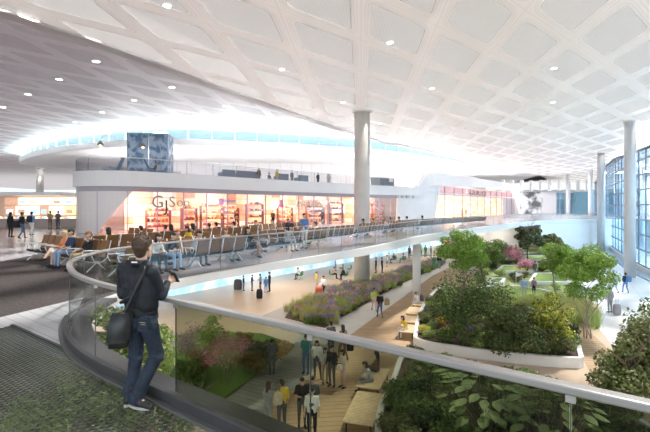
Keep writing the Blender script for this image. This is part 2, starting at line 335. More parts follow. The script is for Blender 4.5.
def grass_clump(b, c, r, n, h, w=.012):
    for _ in range(n):
        a = random.random()*6.283; q = r*math.sqrt(random.random()); x, y = c[0]+q*math.cos(a), c[1]+q*math.sin(a)
        hh = h*(.6+.6*random.random()); tx, ty = (random.random()-.5)*hh*.7, (random.random()-.5)*hh*.7; px_, py_ = math.cos(a)*w, math.sin(a)*w
        b.add([(x-px_, y-py_, c[2]), (x+px_, y+py_, c[2]), (x+tx, y+ty, c[2]+hh)], [(0, 1, 2)])
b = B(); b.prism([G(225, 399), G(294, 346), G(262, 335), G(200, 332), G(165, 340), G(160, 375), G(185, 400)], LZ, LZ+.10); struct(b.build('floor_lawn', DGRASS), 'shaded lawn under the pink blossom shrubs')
b = B(); b.prism([(-26, 2), (-2.2, 2), (-3.4, 9), (-6, 15), (-9.5, 25), (-26, 27)], LZ, LZ+.03); struct(b.build('floor_bed', M('dark_ground', (.05, .055, .035), .9, 0, .4, 3.)), 'dark planting ground under the floor grating')
# deck fascia
b = B(); s1 = rail.s_px(160, 20); strip(b, rail, 14.5, rail.L, -.20, -.02, lambda s: -.20-.42*min(1, max(0, (s-20)/28)), .03, .4); struct(b.build('trim_4', M('fascia_white', (.86, .85, .84), .4, var=.02)))
b = B(); strip(b, rail, rail.s_px(541, 30), rail.L, .0, .3, LZ, -.5, 1.); struct(b.build('wall_garden_end', WH), 'low white wall closing the garden at the far end')
# lower level back wall under the deck
lw = Path([(-30, 12), (-19, 27), (-8.3, 41.9), (3.4, 57.9), (19.4, 79.5), (28, 92)], 6)
b = B(); strip(b, lw, 0, lw.L, 0, .3, LZ, -.18, 2); struct(b.build('wall_lower', M('lower_wall', (.80, .78, .77), .5, var=.03)))
t = NT('blue_mural'); c = t.ramp(t.noise(.8, 5), [(.35, (.30, .55, .85)), (.5, (.45, .72, .9)), (.65, (.85, .92, .97))]); BLUE = t.out(t.pr(c, .4, emit=c, es=.35))
b = B(); strip(b, lw, 8, lw.s_px(442), -.12, -.003, LZ+.02, LZ+1.25, 2); tag(b.build('wall_display', BLUE), 'long backlit sky-blue display band along the lower wall', 'display')
b = B(); strip(b, lw, lw.s_px(443), lw.s_px(456), -.12, -.003, LZ+.02, LZ+3.2, 2); tag(b.build('wall_display', M('pink_panel', (.80, .42, .42), .5, emit=.2)), 'dull pink wall panel at the end of the blue band', 'display')
# far wall of the garden
b = B(); b.prism([(23, 90), (30, 80), (41, 84), (90, 92), (90, 93), (23, 91)], LZ, -.2); struct(b.build('wall_far', M('far_white', (.84, .84, .84), .5, var=.02)))
b = B(); p = G(492, 238); q = G(520, 238); b.box(((p[0]+q[0])/2+6, 80.5, LZ+1.6), (4.5, 2, 3.2), .3); struct(b.build('wall_opening_shade', M('shadow_grey', (.16, .16, .17), .8)), 'dark block coloured as the shade of an opening in the far wall under the concourse')  # solid box, the shade of an opening is put into its grey
# ---------------- railing ----------------
R = thing('glass_railing', 'curved glass balustrade with a flat steel handrail around the garden opening', 'railing')
b = B(); strip(b, rail, 0, rail.L, -.045, .045, 1.07, 1.12, .12); b.build('handrail', RAILM, R, .012)
NG = glass('near_rail_glass', (.58, .61, .54), .03); FG = glass('far_rail_glass', (.90, .91, .91), .09)
t = .25; i = 0; jn = []
while t < rail.L-.3:
    L = 1.85 if t < 40 else 2.6; e_ = min(t+L, rail.L); b = B(); strip(b, rail, t+.008, e_-.008, -.012, .012, .03, 1.06, .15)
    b.build('glass_panel', NG if t < 9.5 else FG, R); jn.append(e_); t += L
for q in jn: p, d, n = rail.at(q); b = B(); b.box((p.x, p.y, .55), (.006, .012, 1.02), math.atan2(d.y, d.x)); b.build('joint_seal', M('joint_grey', (.12, .13, .14), .5), R)
for q in jn[:8]: p, d, n = rail.at(q); b = B(); b.box((p.x, p.y, 1.04), (.05, .03, .04), math.atan2(d.y, d.x)); b.build('bracket', STEEL, R)
b = B(); strip(b, rail, 0, 14, .02, .10, 0, .14, .2); strip(b, rail, 14, rail.L, -.02, .04, 0, .035, .4); b.build('base_channel', M('base_channel', (.07, .07, .075), .45, .2), R, .01)
b = B(); strip(b, rail, 0, 16, -.34, -.03, -.05, .035, .2); b.build('outer_ledge', M('ledge_grey', (.10, .10, .105), .5), R)
b = B(); strip(b, rail, 0, 16, .10, .16, 0, .03, .2); b.build('inner_ledge', M('ledge_mid', (.13, .13, .135), .4), R)
# ---------------- columns ----------------
def column(x, y, r, z0, z1, lab, m):
    o = thing('column', lab, 'column', (x, y, z0))
    b = B(); b.lathe([(r, 0), (r, z1-z0)], n=32); b.build('shaft', m, o)
    b = B(); b.lathe([(r*1.25, z1-z0-.12), (r*1.25, z1-z0-.02)], n=32); b.build('collar', WH, o); return o
CC = M('column_warm', (.66, .63, .60), .5, 0, .06, 1.); CG = M('column_cool', (.62, .64, .67), .45, 0, .04, 1.)
column(DX(362, 41), 41, .74, LZ, FZ, 'thick round column rising through the upper concourse floor', CC)
column(DX(630, 45.5), 45.5, .54, LZ, FZ, 'tall round column nearest to the curved glass hall', CG)
column(DX(601, 72), 72, .58, LZ, FZ, 'tall round column between the garden and the curved glass hall, second from the glass', CG)
column(DX(590.5, 105), 105, .5, LZ, FZ, 'slim round column just left of the second one by the glass hall', CG)
column(DX(568, 119), 119, .58, LZ, FZ, 'distant round column in front of the far blue windows', CG)
column(DX(160, 66.5), 66.5, .85, 4.6, HZ, 'round column piercing the canopy behind the mezzanine', CC)
column(DX(40, 100), 100, .75, 0, CZ-.9, 'round column behind the far left shop counters', CC)
for px, lab in ((434.5, 'short white post under the concourse edge beside the blue band'), (487, 'short white post under the concourse edge by the dark opening')):
    s_ = rail.s_px(px, 25); p = rail.off(s_, 1.5); column(p.x, p.y, .32, LZ, -.2, lab, WH)
def area(name, x, y, z, sx_, sy_, e, c=(1, 1, 1), up=False, rz=0.):
    l = bpy.data.objects.new(name, bpy.data.lights.new(name, 'AREA')); COL.objects.link(l); l.location = (x, y, z); l.rotation_euler = (math.pi if up else 0, 0, rz)
    l.data.shape = 'RECTANGLE'; l.data.size = sx_; l.data.size_y = sy_; l.data.energy = e; l.data.color = c; return l
for x_, y_ in ((-8, 6), (-9, 12), (-9.5, 20), (-6, 26), (-14, 27), (-1, 34), (3.5, 43), (9, 52), (16, 63), (22, 72), (-4, 40), (26, 80), (34, 78)): area('undercroft_fill', x_, y_, -.6, 3, 3, 120, (1, .93, .82))  # unseen fill lights added under the deck to brighten the lower floor
for x_, y_ in ((-34, 74), (-24, 68), (-14, 67), (-4, 69), (6, 74), (16, 84), (26, 96)): area('mezzanine_fill', x_, y_, 4.65, 4, 2, 420, (1, .97, .95), True)  # added upward fill, hidden behind the parapet, brightens the canopy underside
for x_, y_ in ((36, 106), (48, 112), (60, 108), (24, 118)): area('far_hall_fill', x_, y_, 10.4, 4, 4, 900)  # fill lights added to lift the walls at the far end
# ---------------- ceiling downlights ----------------
LENS = M('lamp_lens', (1, .98, .95), .4, emit=4.)
dl = [(390, 42, FZ, 'above the thick column'), (554, 68, FZ, 'toward the glass hall side of the ceiling'), (432, 88, FZ, 'right of the thick column top'), (343, 102, FZ, 'just left of the thick column top'), (380, 123, FZ, 'lowest one right of the column top'),
      (282, 69, FZ, 'alone in the middle left panels'), (167, 5, FZ, 'at the top edge over the fold'), (553, 102, FZ, 'in the paler right panels'), (96, 61, HZ, 'nearest in the low left ceiling'), (59, 79, HZ, 'second in the low left ceiling row'), (28, 94, HZ, 'third in the low left ceiling row'),
      (3, 107, HZ, 'at the far left edge of the ceiling'), (172, 87, HZ, 'below the fold, over the mezzanine'), (134, 100, HZ, 'above the blue glass box'), (102, 112, HZ, 'above the arc lamp'), (75, 122, HZ, 'above the canopy tip'), (51, 131, HZ, 'low over the canopy tip'), (189, 116, HZ, 'over the clerestory strip'), (225, 106, HZ, 'in the bright ceiling over the clerestory')]
for a, c, z, lab in dl:
    X, Y = G(a, c, z); o = thing('downlight', 'round recessed ceiling downlight, '+lab, 'ceiling light', (X, Y, z-.03), 0, 'ceiling downlights')
    r = .17 if z == FZ else .26; b = B(); b.lathe([(r, -.02), (r, 0)]); b.build('lens', LENS, o); b = B(); b.lathe([(r*1.25, -.005), (r*1.25, .02)]); b.build('ring', WH, o)
# ---------------- retail building ----------------
FP = Path([(-14, 50), (-18.5, 45), (-20.9, 40.5), (-21.2, 37.2), (-20.3, 35.2), (-18.6, 34.2), (-16, 34.3), (-13, 36.8), (-6.5, 44.2), (3.1, 54), (11.5, 61.5), (19.5, 72), (32, 88), (50.5, 112)], 8)
sx = lambda px: FP.s_px(px, 16)
def sm(a, b_, t): t = min(max((t-a)/(b_-a), 0), 1); return t*t*(3-2*t)
sA, sB, sC = sx(97), sx(132), sx(397); r0, r1 = sx(414), sx(430); sE = sx(519); sG = sx(434)
bot = lambda s: 3.75 + sm(r0, r1, s)*1.85 + sm(r1, sE, s)*1.2
top = lambda s: 4.98 + sm(r0, r1, s)*2.8
b = B(); strip(b, FP, 0, FP.L, -.25, .45, bot, top, .5); struct(b.build('wall_parapet', WH), 'white curved parapet band above the shops')
FRZ = M('frieze_grey', (.42, .38, .42), .3, var=.05)
b = B(); strip(b, FP, 0, r0, 0, .3, 3.35, 3.76, .6); struct(b.build('trim_5', FRZ))
PINKW = M('curved_wall_pink', (.80, .74, .73), .25, var=.03)
b = B(); strip(b, FP, 0, sA, 0, .25, 0, 3.36, .5); strip(b, FP, sA, sB, 0, .25, lambda s: 3.3*((s-sA)/(sB-sA)), 3.36, .15); struct(b.build('wall_left', PINKW), 'curved pale wall with a diagonal glass edge')
b = B(); strip(b, FP, sC, sG, 0, .25, 0, lambda s: bot(s)+.02, .5); strip(b, FP, sG, sx(441), 0, .25, lambda s: 5.4*((s-sG)/(sx(441)-sG)), lambda s: bot(s)+.02, .2)
strip(b, FP, sx(513), sE+.5, -.1, .4, lambda s: max(0, 5.5-5.5*(s-sx(513))/(sE-sx(513))), lambda s: bot(s)+.05, .4); struct(b.build('wall_front', WH), 'white wall between the two shop fronts')
b = B(); poly = [(p.x, p.y) for p in FP.p]; b.prism(poly + [(40, 125), (20, 118), (-10, 88), (-30, 84)], 4.3, 4.5); struct(b.build('floor_mezzanine', WH), 'white mezzanine floor above the shops')
# shop interiors: floor, backlit display walls
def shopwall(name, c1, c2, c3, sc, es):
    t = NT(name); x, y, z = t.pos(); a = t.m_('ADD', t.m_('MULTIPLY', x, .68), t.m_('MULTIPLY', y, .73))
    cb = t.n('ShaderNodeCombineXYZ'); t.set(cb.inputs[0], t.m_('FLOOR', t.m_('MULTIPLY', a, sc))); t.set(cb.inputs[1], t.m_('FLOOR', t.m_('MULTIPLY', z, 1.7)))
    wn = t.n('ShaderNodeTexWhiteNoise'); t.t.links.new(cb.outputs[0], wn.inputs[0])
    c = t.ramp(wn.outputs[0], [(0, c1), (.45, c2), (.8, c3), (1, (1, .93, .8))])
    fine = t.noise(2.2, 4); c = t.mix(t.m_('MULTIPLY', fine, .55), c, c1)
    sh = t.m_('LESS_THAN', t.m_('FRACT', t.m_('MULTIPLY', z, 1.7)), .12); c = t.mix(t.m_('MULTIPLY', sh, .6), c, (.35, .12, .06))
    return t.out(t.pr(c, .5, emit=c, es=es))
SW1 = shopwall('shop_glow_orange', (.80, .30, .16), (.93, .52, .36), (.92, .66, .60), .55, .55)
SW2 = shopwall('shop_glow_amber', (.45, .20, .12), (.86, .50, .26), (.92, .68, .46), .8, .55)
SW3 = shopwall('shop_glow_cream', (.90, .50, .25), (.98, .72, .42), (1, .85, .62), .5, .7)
b = B(); strip(b, FP, sA-1, sx(200), 4.0, 4.2, 0, 3.6, .8); struct(b.build('wall_shop_display', SW1), 'glowing orange and pink shop interior wall')
b = B(); strip(b, FP, sx(200), sC, 4.0, 4.2, 0, 3.6, .8); struct(b.build('wall_shop_display', SW2), 'glowing amber shop interior wall with shelves')
b = B(); strip(b, FP, sG, sE, 4.0, 4.2, 0, 6.2, 1.); struct(b.build('wall_shop_display', SW3), 'glowing cream shop interior wall')
PB = M('pink_fascia', (.82, .50, .44), .4, var=.05, emit=.25)
b = B(); strip(b, FP, sx(441), sx(513), .12, .25, 4.1, 5.7, 1.); struct(b.build('trim_6', PB), 'pink sign band over the cream shop front')
FGL = glass('shopfront_glass', (.96, .93, .95), .16)
MUL = M('mullion_mauve', (.45, .33, .48), .4, .2)
def shopfront(s0, s1, step, zt, lab, z0f=None, lo=.06):
    o = thing('shopfront_glazing', lab, 'shop front'); o['kind'] = 'structure'
    b = B(); strip(b, FP, s0, s1, .08, .10, .02, zt, .5); b.build('pane', FGL, o)
    b = B(); t = s0; i = 0
    while t <= s1:
        p, d, n = FP.at(t); p = p+n*.06; z0 = z0f(t) if z0f else 0; b.box((p.x, p.y, (z0+zt)/2), (lo, .12, zt-z0), math.atan2(d.y, d.x)); t += step
    b.build('mullion', MUL, o); return o
shopfront(sA, sC, 2.35, 3.36, 'long curved glass shop front with mauve mullions', lambda t: 0)
shopfront(sG+.5, sx(515), 4.2, 5.6, 'cream-lit glass shop front beyond the white wall')
# shop lights
for s_, o_, c_, w_ in ((sx(150), 2.2, (1, .55, .35), 60), (sx(230), 2.2, (1, .62, .35), 60), (sx(300), 2.2, (1, .7, .4), 80), (sx(375), 2.2, (1, .65, .3), 80), (sx(470), 2.2, (1, .8, .5), 150)):
    p = FP.off(s_, o_); l = bpy.data.objects.new('shop_light', bpy.data.lights.new('shop_light', 'AREA')); COL.objects.link(l); l.location = (p.x, p.y, 3.3); l.data.size = 2.; l.data.energy = w_*3; l.data.color = c_
# display tables and shelf units behind the glass
def shelf_unit(p, d, h, w, mi, lab):
    o = thing('display_shelf', lab, 'shelf', (p.x, p.y, 0), math.atan2(d.y, d.x), 'shop display shelves')
    b = B(); b.box((-w/2, 0, h/2), (.05, .4, h)); b.box((w/2, 0, h/2), (.05, .4, h))
    for k in range(4): b.box((0, 0, .3+k*(h-.35)/3), (w, .4, .04))
    b.build('frame', M('dark_red_wood', (.28, .09, .06), .4), o)
    b = B()
    for k in range(4):
        x = -w/2+.15
        while x < w/2-.1: q = .08+.1*random.random(); hh = .12+.2*random.random(); b.box((x, 0, .32+k*(h-.35)/3+hh/2), (q, .22, hh), 0, random.randint(0, 3)); x += q+.05+.06*random.random()
    g = b.build('goods', [M('goods_red', (.7, .12, .1)), M('goods_cream', (.9, .8, .6)), M('goods_purple', (.3, .12, .35)), M('goods_orange', (.9, .45, .1))], o); g['kind'] = 'stuff'
for i, (px, w, h, lab) in enumerate([(172, 2.2, 1.8, 'red display shelf behind the glass below the first sign'), (205, 1.6, 2.0, 'display shelf of goods right of the first sign'), (228, 2.6, 2.2, 'wide display shelf near the magenta sign'), (246, 2.0, 2.0, 'display shelf behind the row of seated people'), (270, 2.2, 2.4, 'tall display shelf by the second magenta sign'), (300, 2.2, 2.0, 'display shelf under the pale sign letters'), (330, 3.0, 2.1, 'display shelf left of the thick column'), (350, 2.5, 2.6, 'tall display shelf just beside the thick column'), (378, 3.0, 2.6, 'amber display shelf right of the thick column'), (392, 2.4, 2.4, 'display shelf at the end of the amber shop')]):
    p, d, n = FP.at(sx(px)); shelf_unit(p+n*2.6, d, h, w, i, lab)
# signs
def sign(txt, px, z, size, m, lab, off=-.12, ext=.03, name='shop_sign', shear=0, sxx=1.):
    s_ = sx(px); p, d, n = FP.at(s_); p = p+n*off
    c = bpy.data.curves.new('lettering', 'FONT'); c.body = txt; c.size = size; c.extrude = ext; c.align_x = 'CENTER'; c.shear = shear
    o = bpy.data.objects.new(name, c); COL.objects.link(o)
    me = bpy.data.meshes.new_from_object(o.evaluated_get(bpy.context.evaluated_depsgraph_get())); bpy.data.objects.remove(o)
    o = link(name, me, m); o.location = (p.x, p.y, z); o.rotation_euler = (math.pi/2, 0, math.atan2(d.y, d.x)); o.scale = (sxx, 1, 1); return tag(o, lab, 'sign')
SG = M('sign_green_grey', (.22, .33, .27), .4); SK = M('sign_dark', (.05, .08, .06), .4)
sign('G', 157, 2.05, 1.45, SG, 'thin grey-green letter G of the first shop sign'); sign('J', 165.5, 1.75, 1.35, SK, 'bold dark letter J hanging low in the first shop sign'); sign('S', 171.5, 2.1, 1.3, SG, 'grey-green letter S of the first shop sign')
sign('oo', 182.5, 2.15, 1.15, SG, 'pair of linked round letters ending the first shop sign')
sign('PRADA', 309, 2.1, .95, M('sign_pale', (.30, .42, .38), .4), 'grey-green lettering on the amber shop front left of the thick column', sxx=1.3); sign('GUCCI', 478, 4.35, 1.4, M('sign_grey', (.25, .23, .22), .4), 'grey lettering on the pink band over the cream shop front', -.05, sxx=2.4)
MAG = M('magenta_sign', (.45, .05, .2), .4, emit=.2)
for px, lab in ((225, 'magenta square sign with a pale strip behind the glass'), (285, 'magenta lamp-shaped sign behind the glass')):
    p, d, n = FP.at(sx(px)); b = B(); q = p+n*.6; b.box((q.x, q.y, 2.6), (.55, .06, .6), math.atan2(d.y, d.x))
    if px == 225: q = q+d*1.0; b.box((q.x, q.y, 2.65), (1.5, .05, .3), math.atan2(d.y, d.x), 1)
    else: b.box((q.x, q.y, 2.2), (.8, .06, .3), math.atan2(d.y, d.x))
    tag(b.build('hanging_sign', [MAG, M('lilac_strip', (.7, .6, .85), .4)]), lab, 'sign')
# ---------------- mezzanine ----------------
R2 = thing('mezzanine_railing', 'glass balustrade with thin grey posts along the mezzanine edge', 'railing')
e0, e1 = 3., sx(414)
b = B(); strip(b, FP, e0, e1, -.02, .04, 6.03, 6.09, .5); b.build('handrail', STEEL, R2)
b = B(); strip(b, FP, e0, e1, 0, .02, 4.98, 6.0, .6); b.build('glass_panel', glass('mezz_glass', (.90, .90, .91), .05, .3), R2)
t = e0
while t < e1: p, d, n = FP.at(t); b = B(); b.tube([(p.x, p.y, 4.9), (p.x, p.y, 6.05)], .03, 6); b.build('post', M('post_grey', (.3, .3, .32), .4), R2); t += 2.7
GX = glass('blue_box_glass', (.45, .60, .75), .2, .05, (.8, .9, 1))
lift = thing('glass_lift_box', 'blue glass lift box rising from the mezzanine beside the arc lamp', 'lift', (-17.6, 43.5, 4.5), .12)
t = NT('frosted_tree_print'); c = t.ramp(t.noise(1.6, 6), [(.42, (.16, .30, .50)), (.56, (.62, .76, .92))]); PRN = t.out(t.mixsh(.25, t.pr(c, .25), t.transp((.6, .75, .9))))
b = B()
for x0, y0, w, d_ in ((-.95, -1.2, 1.9, .06), (1.0, -1.2, 1.7, .06), (-1.9, 0, .06, 2.4), (1.88, 0, .06, 2.4)): b.box((x0, y0, 2.4), (w, d_, 4.75))
b.build('glazing', PRN, lift); b = B()
for x_ in (-1.9, 0, 1.88):
    for y_ in (-1.2, 1.2): b.box((x_, y_, 2.4), (.08, .08, 4.8))
b.build('frame', M('lift_frame', (.22, .32, .42), .3, .4), lift); b = B(); b.box((0, 0, 4.82), (3.95, 2.55, .1)); b.build('roof', M('lift_roof', (.35, .42, .5), .4), lift)
BLUEF = M('blue_upholstery', (.16, .34, .55), .7, var=.12, scale=12); SLATE = M('slate_upholstery', (.33, .37, .46), .8, var=.12, scale=12)
def lounge(px, o_, rz, kind, lab):
    p, d, n = FP.at(sx(px)); p = p+n*o_; o = thing('chaise_lounge' if kind else 'lounge_sofa', lab, 'lounge chair', (p.x, p.y, 4.98 if 0 else 4.5), math.atan2(d.y, d.x)+rz)
    if kind:
        b = B(); V = []; prof = [(-.75, .75), (-.35, .70), (0, .66), (.3, .78), (.55, 1.25), (.78, 1.75)]
        for x, z in prof: V += [(x, -.36, z), (x, .36, z), (x, .36, z-.14), (x, -.36, z-.14)]
        Fc = [(i*4+k, (i+1)*4+k, (i+1)*4+(k+1) % 4, i*4+(k+1) % 4) for i in range(5) for k in range(4)]+[(0, 1, 2, 3), (23, 22, 21, 20)]
        b.add(V, Fc, 0, False); b.build('cushion', BLUEF, o, .03); b = B(); b.lathe([(.34, 0), (.34, .04), (.05, .06), (.05, .6)], n=14); b.build('base', STEEL, o)
    else:
        b = B(); b.box((0, 0, .62), (1.5, .75, .28)); b.build('seat', SLATE, o, .04); b = B(); b.box((0, -.36, .9), (1.5, .18, .8)); b.build('backrest', SLATE, o, .04)
        b = B(); b.box((-.72, 0, .75), (.14, .75, .5)); b.box((.72, 0, .75), (.14, .75, .5)); b.build('armrest', SLATE, o, .03); b = B()
        for x_ in (-.6, .6):
            for y_ in (-.28, .28): b.tube([(x_, y_, 0), (x_, y_, .5)], .03, 6)
        b.build('leg', STEEL, o)
    return o
lounge(104, 1.4, .2, 1, 'empty blue chaise lounge behind the mezzanine glass, under the arc lamp'); lounge(160.5, 1.3, 2.9, 1, 'blue chaise lounge with a seated person beside the glass lift box')
for px, lab in ((236, 'slate sofa on the mezzanine with a person on it, first from the lift box'), (249.5, 'empty slate sofa on the mezzanine, second from the lift box'), (259.5, 'slate sofa left of the standing dark figure on the mezzanine'), (290, 'slate sofa beside the yellow-dressed figure on the mezzanine'), (310, 'pale slate sofa far along the mezzanine')): lounge(px, 1.5, 0, 0, lab)
def arc_lamp(px, lab):
    p, d, n = FP.at(sx(px)); p = p+n*1.8; o = thing('arc_floor_lamp', lab, 'floor lamp', (p.x, p.y, 4.5), math.atan2(d.y, d.x))
    b = B(); b.lathe([(.25, 0), (.25, .05)], n=16); b.build('base', STEEL, o); b = B(); b.tube([(.0, 0, .05), (0, 0, 2.4), (-.15, 0, 3.0), (-.55, 0, 3.5), (-1.05, 0, 3.65), (-1.5, 0, 3.45), (-1.62, 0, 3.1)], .022, 6); b.build('pole', STEEL, o)
    b = B(); b.lathe([(.24, 2.72), (.22, 2.86), (.06, 3.1)], (-1.62, 0, 0), 16); b.build('lamp_shade', M('shade_bronze', (.35, .27, .18), .4), o); b = B(); b.ball((-1.62, 0, 2.72), .11); b.build('bulb', M('bulb_glow', (1, .85, .6), .4, emit=3.), o)
arc_lamp(113, 'arc floor lamp over the empty blue chaise'); arc_lamp(171, 'arc floor lamp right of the glass lift box')
p, d, n = FP.at(sx(400)); p = p+n*3; o = thing('ventilation_unit', 'grey louvred ventilation unit on the mezzanine right of the thick column', 'machine', (p.x, p.y, 4.5), math.atan2(d.y, d.x))
b = B(); b.box((0, 0, .95), (3.6, 1.6, 1.9)); b.build('housing', M('unit_grey', (.42, .43, .45), .5), o, .03); b = B()
for k in range(16): b.box((-1.6+k*.21, -.83, 1.05), (.06, .06, 1.3))
b.build('louvre', M('unit_dark', (.22, .23, .25), .5), o); b = B(); b.box((.9, -.83, 1.5), (.9, .08, .5)); b.build('hatch', WH, o)
# ---------------- far left shops ----------------
SP = [M('scr_%s' % k, c, .4, emit=.7, var=.35, scale=s_) for k, c, s_ in (('blue', (.20, .22, .62), 2), ('white', (.85, .83, .85), 3), ('gold', (.85, .62, .25), 4), ('red', (.65, .2, .18), 3), ('teal', (.25, .5, .55), 3), ('cream', (.9, .78, .6), 5), ('brown', (.35, .2, .14), 3))]
YS = 44.
b = B(); b.box((-52, YS+1.2, 3.45), (50, 3.4, .35)); struct(b.build('ceiling_shop', WH)); b = B(); b.box((-52, YS+2.9, 1.65), (50, .2, 3.4)); struct(b.build('wall_shop_back', M('shop_back_warm', (.45, .30, .22), .6, emit=.2)))
nm = ['blue', 'white', 'gold', 'red', 'teal', 'cream', 'brown']
X0 = DX(-14, YS); X1 = DX(71, YS); k = 0
for row, (z0, z1) in enumerate(((2.35, 3.1), (1.25, 2.2))):
    x = X0
    while x < X1-.4:
        w = .7+random.random()*.9; w = min(w, X1-x); mi = random.choice([1, 5, 2, 5, 1, 2, 5, 0, 6]); o = thing('display_screen', '%s lit product display in the %s row of the far left shop wall' % (nm[mi], ('upper', 'lower')[row]), 'display', (x+w/2, YS+2.55, (z0+z1)/2), 0, '%s displays of the %s row' % (nm[mi], ('upper', 'lower')[row]))
        b = B(); b.box((0, 0, 0), (w-.08, .08, z1-z0)); b.build('panel', SP[mi], o); b = B(); b.box((0, -.08, -(z1-z0)*.12), (w*.5, .08, (z1-z0)*.45)); b.build('poster', SP[random.choice([5, 2, 1, 6, 4])], o); x += w
x = X0; k = 0
while x < X1-1:
    o = thing('shop_counter', 'low pale shop counter with stacked goods in the far left shop', 'counter', (x+1.2, YS, 0), 0, 'far left shop counters'); b = B(); b.box((0, 0, .45), (2.3, .7, .9)); b.build('body', M('counter_tan', (.40, .31, .27), .4), o); b = B(); b.box((0, 0, .92), (2.4, .8, .05)); b.build('worktop', WH, o)
    b = B(); 
    for q in range(9): b.box((-1.+q*.24, 0, 1.0), (.14, .3, .12+.15*random.random()), 0, q % 5)
    g = b.build('goods', SP[1:6], o); g['kind'] = 'stuff'; x += 2.5
b = B(); b.box((-52, YS-.38, .55), (50, .04, .08)); 
# ---------------- far end: print wall and blue windows ----------------
YF = 125.
t = NT('tree_print_wall'); c = t.ramp(t.noise(.42, 7), [(.42, (.12, .12, .13)), (.5, (.55, .55, .57)), (.58, (.85, .85, .87))]); x, y, z = t.pos()
xm = t.m_('MULTIPLY', t.m_('LESS_THAN', t.m_('ABSOLUTE', t.m_('SUBTRACT', x, DX(531, YF))), 3.4), 1.); c = t.mix(xm, (.80, .79, .81), c)
b = B(); b.box((DX(537, YF), YF, 2.), (DX(556, YF)-DX(518, YF), .4, 9.)); struct(b.build('wall_print', t.out(t.pr(c, .5))), 'pale grey wall with a black and white tree print')
FW = thing('window_wall', 'pale blue glazed wall at the far end with a dark blue bay', 'window'); FW['kind'] = 'structure'
FBL = glass('far_blue_glass', (.62, .80, .90), .3, .05, (.85, .95, 1)); x0, x1 = DX(555, YF), DX(612, YF)
b = B(); b.box(((x0+x1)/2, YF, 2.6), (x1-x0, .05, 7.2)); b.build('pane', FBL, FW)
b = B(); [b.box((x0+(x1-x0)*k/12, YF-.1, 2.6), (.12, .12, 7.2)) for k in range(13)]; [b.box(((x0+x1)/2, YF-.1, z_), (x1-x0, .12, .12)) for z_ in (-.9, 1.2, 4.6, 6.2)]; b.build('mullion', M('mullion_blue', (.55, .65, .72), .4), FW)
b = B(); V = [(DX(573, YF-2), YF-2, -1.2), (DX(588, YF-2), YF-2, -1.2), (DX(588, YF-2), YF-2, 6.4), (DX(577, YF-2), YF-2, 6.4)]; b.add(V+[(p[0], p[1]+1.5, p[2]) for p in V], [(0, 1, 2, 3), (7, 6, 5, 4), (0, 4, 5, 1), (1, 5, 6, 2), (2, 6, 7, 3), (3, 7, 4, 0)]); b.build('dark_bay', M('bay_teal', (.22, .42, .54), .15), FW)
b = B(); b.box(((DX(505, YF)+x1)/2+10, YF+4, 1.), (x1-DX(505, YF)+60, .3, 12.6)); struct(b.build('wall_end', M('end_white', (.83, .83, .84), .5, var=.02)))
fr = M('fin_white', (.88, .88, .9), .4)
for k in range(11):
    px = 503+k*9.4; o = B(); X = DX(px, YF-3); o.box((X, YF-3, 8.2), (.22, 1.6, 3.0), .0, 0, 0); f = o.build('roof_fin', fr); tag(f, 'slanted white fin between the ceiling and the far wall top', 'fin', 'slanted white roof fins')
# ---------------- curved glass hall on the right ----------------
HP = Path([(74, 118), (66, 104), (58.5, 92), (53.2, 81), (47.5, 70.5), (41.5, 59), (36.2, 48.5), (32.2, 38), (29.5, 26), (29, 12)], 8)
ht = lambda s: 8.6+sm(10, 45, s)*1.3 - sm(50, 80, s)*1.3
H = thing('curved_glass_hall', 'tall convex blue glass hall with a steel grid, right of the columns', 'building')
t = NT('hall_glass'); g = t.n('ShaderNodeBsdfGlossy'); g.inputs[0].default_value = (.75, .88, 1, 1); g.inputs[1].default_value = .06; lw_ = t.n('ShaderNodeLayerWeight'); lw_.inputs[0].default_value = .4
t.out(t.mixsh(t.m_('MULTIPLY_ADD', lw_.outputs['Facing'], .5, .12), t.transp((.74, .88, .96)), g.outputs[0])); HG = t.m
b = B(); strip(b, HP, 0, HP.L, -.03, 0, LZ+.6, ht, .8); b.build('glazing', HG, H)
STG = M('hall_steel', (.10, .15, .20), .4, .3)
b = B(); z = LZ+.6
while z < 10: strip(b, HP, 0, HP.L, -.14, -.04, (lambda s, z=z: min(z, ht(s))), (lambda s, z=z: min(z, ht(s))+.13), 1.); z += 1.75
strip(b, HP, 0, HP.L, -.15, .2, lambda s: ht(s), lambda s: ht(s)+.25, 1.); b.build('transom', STG, H)
b = B(); s_ = 1.
while s_ < HP.L: p, d, n = HP.at(s_); b.box((p.x, p.y, (LZ+.6+ht(s_))/2), (.07, .14, ht(s_)-LZ-.6), math.atan2(d.y, d.x)); s_ += 3.4
b.build('mullion', STG, H)
b = B(); s_ = 6.
while s_ < HP.L-4: p = HP.off(s_, 1.8); q = HP.off(s_+3, .6); b.tube([(p.x, p.y, LZ), (q.x, q.y, 8.)], .16, 8); s_ += 9
b.build('raking_strut', M('strut_white', (.8, .84, .88), .4), H)
b = B(); strip(b, HP, 0, HP.L, -.3, .45, LZ, LZ+.6, 1.); b.build('plinth', M('plinth_white', (.78, .78, .8), .4), H)
b = B(); strip(b, HP, 0, HP.L, -1.5, -.46, LZ+.012, LZ+.10, 1.); b.build('floor_grille', M('grille_slate', (.20, .26, .33), .4), H)
b = B(); strip(b, HP, 0, HP.L, 8.8, 9, LZ, 8.4, 2.); b.build('inner_wall', M('inner_wall_blue', (.80, .88, .93), .5, emit=0), H)
for s_ in (28, 50, 72, 92): p = HP.off(s_, 4.5); area('hall_fill', p.x, p.y, 9.2, 4, 4, 1500, (1, 1, 1))  # fill lights added inside the hall so its glass reads paler
